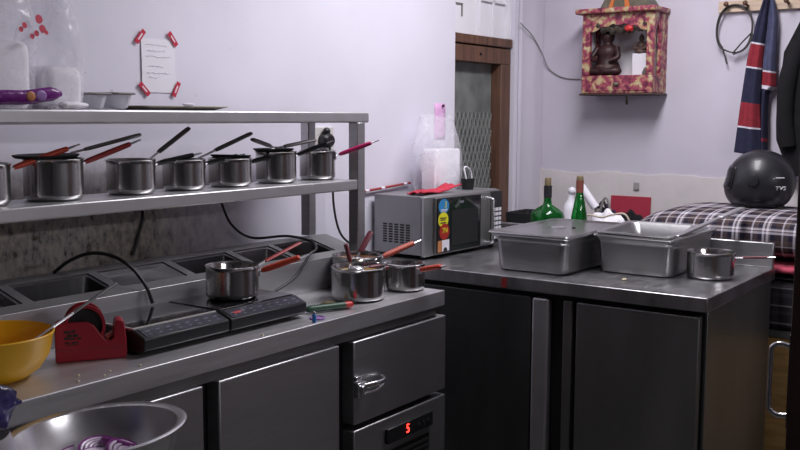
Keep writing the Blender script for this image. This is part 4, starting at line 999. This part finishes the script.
# peg board and what hangs on it
t = thing('peg_board', (4.71, 1.3, 1.94), 'pale wooden peg board fixed high on the back wall', 'peg board')
MB().box(4.706, .70, 1.943, 4.729, 1.516, 1.996).build('board', M['pine'], t, bevel=.003)
pegs = [1.466, 1.378, 1.285, 1.195, 1.10, 1.0, .9, .8]
for y in pegs:
    b = MB(); b.tube([(4.7058, y, 1.968), (4.665, y, 1.976)], [.007, .006], 10); b.ball((4.660, y, 1.977), .012, 12, 8); b.build('peg', M['wood'], t)
b = MB(); L = []
P = [(4.700, 1.462, 1.70), (4.698, 1.480, 1.76)]
for k in range(50):
    a = 2 * PI * k / 26 + 3.9
    g = 1.0 + .05 * (k // 26) + .02 * math.sin(k)
    P.append((4.698 - .010 * k / 50, 1.432 - .082 * g * math.sin(a), 1.862 + .110 * g * math.cos(a)))
P += [(4.687, 1.352, 1.84), (4.686, 1.345, 1.815)]
o = MB(); o.tube(P, .0036, 8, 2); o.ball((4.686, 1.343, 1.805), (.010, .010, .020), 10, 8); o = o.build('cable_loop', M['black_cable'], None, origin=(4.68, 1.42, 1.9)); tag(o, 'dark cable looped on the left peg of the board', 'cable')

# jersey hanging from a peg: two folds with bands of colour
t = thing('jersey', (4.68, 1.27, 1.975), 'navy jersey with red panels and white stripes hanging from the peg board', 'jersey')
def strip(name, rows, lt, rt, x, band, par):
    """rows: heights; lt, rt: left and right edge y at each height"""
    def lerp(tab, z):
        for (z0, a), (z1, c_) in zip(tab, tab[1:]):
            if z1 <= z <= z0: return a + (c_ - a) * (z0 - z) / (z0 - z1)
        return tab[-1][1]
    zt, zb = lt[0][0], lt[-1][0]
    def f(u, v):
        z = zt + (zb - zt) * v; a, c_ = lerp(lt, z), lerp(rt, z); y = a + (c_ - a) * u
        return (x - .022 * math.sin(PI * u) - .010 * math.sin(3 * PI * u + 2 * v) - .012 * v, y, z - .012 * u * band.get('slope', 0))
    def mi(u, v):
        z = zt + (zb - zt) * v
        for z0, z1, k in band['rows']:
            if z1 <= z < z0: return k
        return 0
    b = MB(); b.grid(f, 16, 90, mif=mi); return b.build(name, [M['navy'], M['slate'], M['jersey_red'], M['jersey_white']], par, solid=.005, ang=80)
strip('front_fold', None, [(1.995, 1.290), (1.90, 1.318), (1.72, 1.352), (1.50, 1.374), (1.285, 1.394)], [(1.995, 1.272), (1.90, 1.275), (1.72, 1.288), (1.50, 1.290), (1.285, 1.270)], 4.662,
      {'slope': 1.0, 'rows': [(2.1, 1.795, 0), (1.795, 1.791, 3), (1.791, 1.685, 2), (1.685, 1.677, 3), (1.677, 1.522, 0), (1.522, 1.410, 2), (1.410, 1.402, 3), (1.402, 1.0, 0)]}, t)
strip('rear_fold', None, [(1.995, 1.284), (1.90, 1.284), (1.72, 1.30), (1.50, 1.300), (1.30, 1.285)], [(1.995, 1.252), (1.90, 1.236), (1.72, 1.236), (1.60, 1.228), (1.575, 1.26), (1.50, 1.262), (1.30, 1.254)], 4.688,
      {'slope': 1.0, 'rows': [(2.1, 1.672, 1), (1.672, 1.664, 3), (1.664, 1.598, 2), (1.598, 1.588, 3), (1.588, 1.36, 0), (1.36, 1.345, 2), (1.345, 1.0, 0)]}, t)
MB().ball((4.655, 1.282, 1.985), (.010, .012, .012), 12, 8).build('collar_loop', M['jersey_white'], t)
# black jacket at the right edge
t = thing('jacket', (4.66, 1.05, 1.95), 'black jacket hanging from the peg board at the right edge', 'jacket')
def jk(u, v):
    a = 2 * PI * u
    zt = 1.985 - .80 * v
    w = .02 + .135 * min(1, v / .30) ** .8 - .012 * math.sin(7 * v)
    if v > .80: w -= .05 * (v - .80) / .2
    d = .022 + .03 * min(1, v * 3)
    return (4.660 - .012 - d * math.sin(a) - .006 * math.sin(6 * a + 5 * v), 1.045 + w * math.cos(a) - .035 * v * 0, zt)
b = MB(); b.grid(jk, 40, 40); b.build('coat_body', M['black_cloth'], t, ang=80)
b = MB(); b.tube([(4.62, 1.12, 1.78), (4.60, 1.155, 1.62), (4.60, 1.16, 1.45), (4.605, 1.14, 1.32)], [.035, .040, .036, .034], 14, 6); b.build('sleeve', M['black_cloth'], t, ang=80)

# ================================================================== foreground: stool, steel bowl with onions, blue bag
t = thing('prep_stool', (1.0, 1.46, 0), 'low steel work table below the steel bowl at the counter front', 'table')
MB().box(.74, 1.30, .706, 1.26, 1.66, .728).build('table_top', M['steel_dull'], t, bevel=.004)
for x in (.77, 1.20):
    for y in (1.31, 1.60): MB().box(x, y, 0, x + .03, y + .03, .7055).build('leg', M['steel_dull'], t)
BC = (1.122, 1.505, .7365)
t = thing('steel_bowl', BC, 'wide stainless steel bowl of sliced onions in front of the counter', 'bowl')
b = MB(); b.lathe([(.062, 0), (.072, .003), (.115, .030), (.146, .072), (.156, .112), (.168, .116), (.172, .119), (.168, .1215), (.154, .117), (.142, .074), (.112, .034), (.06, .006)], BC, 64)
b.build('bowl_body', M['bowl_steel'], t, ang=50)
t.rotation_mode = 'QUATERNION'; t.rotation_quaternion = Matrix.Rotation(math.radians(-5), 4, Vector((.81, .585, 0))).to_quaternion()
random.seed(3)
spots = [(-.040, -.010, .088, 20, 15), (.030, .045, .090, -30, 10), (-.075, .040, .086, 50, -20), (.050, -.025, .085, 10, 30), (-.010, .070, .086, 80, -15), (.0, .010, .094, -60, -8), (.085, .035, .088, 100, 25), (-.085, -.030, .088, -20, 28)]
for k, (dx, dy, dz, az, tl) in enumerate(spots):
    c = Vector((BC[0] + dx * .9, BC[1] + dy * .9, BC[2] + dz - .026)); m = T(*c) @ R('Z', az) @ R('X', tl)
    t = thing('onion_slice', tuple(c), 'purple-edged half onion slice lying in the steel bowl', 'onion', 'sliced onions in the steel bowl')
    b = MB()
    for rr in (.034, .026, .018, .010):
        b.tube([m @ Vector((rr * math.cos(a), 1.15 * rr * math.sin(a), 0)) for a in [PI * (-.10 + 1.2 * j / 14) for j in range(15)]], [.0012, .0038, .0040, .0038, .0012], 8, flat=1.6)
    b.build('onion_layers', M['onion'], t)
    MB().tube([m @ Vector((.0395 * math.cos(a), 1.15 * .0395 * math.sin(a), 0)) for a in [PI * (-.10 + 1.2 * j / 16) for j in range(17)]], [.001, .0024, .0026, .0024, .001], 8, flat=2.6).build('skin_edge', M['onion_skin'], t)
o = MB().ball((1.122, 1.505, .766), (.092, .092, .024), 26, 12, lambda d: 1 + .04 * math.sin(11 * d.x + 4 * d.y)).build('onion_pile', M['onion'], None, origin=(1.122, 1.505, .742)); tag(o, 'chopped onion filling the bottom of the steel bowl', 'onion', kind='stuff')
# blue bag of greens at the left edge
bl = (.955, 1.595, .7225)
o = MB().ball((.938, 1.630, .728 + .185), (.085, .050, .052), 26, 16, lambda d: 1 + .10 * math.sin(8 * d.x + 5 * d.z) + .07 * math.sin(15 * d.z + 9 * d.x)).build('blue_bag', M['blue_bag'], None, origin=(.938, 1.630, .728 + .14), ang=80); tag(o, 'crumpled dark blue plastic bag tied above the greens at left', 'bag')
bag('vegetable_bag', (.925, 1.600, .7285), .085, .062, .145, M['grey_bag'], 'grey see-through bag of greens under the blue plastic at left', seed=21)
for k, (dx, dy) in enumerate(((-.018, -.006), (.030, .006))):
    c = (.925 + dx, 1.600 + dy, .7285 + .042)
    o = MB().ball(c, (.040, .038, .041), 20, 12, lambda d: 1 + .05 * math.sin(9 * d.x + 6 * d.z)).build('cabbage', M['cabbage'], None, origin=(c[0], c[1], .7295)); tag(o, 'pale green cabbage head inside the grey bag', 'cabbage', 'greens in the grey bag')

# ================================================================== light
t = thing('tube_light', (3.25, 1.40, 2.70), 'ceiling tube light above the counters', 'light')
MB().box(2.65, 1.37, 2.715, 3.85, 1.43, 2.7495).build('batten', M['white_paint'], t)
MB().tube([(2.67, 1.40, 2.70), (3.83, 1.40, 2.70)], .014, 14).build('tube', M['tube'], t)
def area(name, loc, rot, sx, sy, power, col=(1, 1, 1)):
    l = bpy.data.lights.new(name, 'AREA'); l.shape = 'RECTANGLE'; l.size = sx; l.size_y = sy; l.energy = power; l.color = col
    o = bpy.data.objects.new(name, l); C.objects.link(o); o.location = loc; o.rotation_euler = rot; return o
area('tube_glow', (3.25, 1.42, 2.68), (0, 0, 0), 1.4, .40, 44, (.97, .945, 1.0))
t = thing('fill_lamp', (1.9, -1.6, 1.95), 'added fill tube, unseen on the wall behind the viewer', 'light')
MB().box(1.3, -1.5995, 1.92, 2.5, -1.56, 1.98).build('batten', M['white_paint'], t)
MB().tube([(1.32, -1.54, 1.95), (2.48, -1.54, 1.95)], .014, 14).build('tube', M['tube'], t)
area('fill_glow', (1.9, -1.52, 1.95), (PI / 2, 0, 0), 1.2, .10, 15, (.97, .945, 1.0))  # unseen fill, added to lift the wall below the rack shelf
w = bpy.data.worlds.new('World'); SC.world = w; w.use_nodes = True
w.node_tree.nodes['Background'].inputs[0].default_value = (.8, .78, .86, 1); w.node_tree.nodes['Background'].inputs[1].default_value = .05

# ================================================================== camera
cam = bpy.data.cameras.new('camera'); cam.sensor_width = 36; cam.lens = 970.1 / 800 * 36; cam.clip_start = .05
co = bpy.data.objects.new('camera', cam); C.objects.link(co)
p, a, r = .112098, .622424, .004022
f = Vector((math.cos(a) * math.cos(p), math.sin(a) * math.cos(p), -math.sin(p))); ri = Vector((math.sin(a), -math.cos(a), 0)); up = ri.cross(f)
X = ri * math.cos(r) + up * math.sin(r); Y = up * math.cos(r) - ri * math.sin(r)
co.matrix_world = Matrix(((X.x, Y.x, -f.x, 0), (X.y, Y.y, -f.y, 0), (X.z, Y.z, -f.z, 1.45), (0, 0, 0, 1)))
SC.camera = co
SC.view_settings.view_transform = 'Standard'; SC.view_settings.look = 'None'; SC.view_settings.gamma = 1; SC.view_settings.exposure = 0
SC.cycles.use_denoising = True
for o in list(bpy.data.objects):
    if '_o' in o: del o['_o']
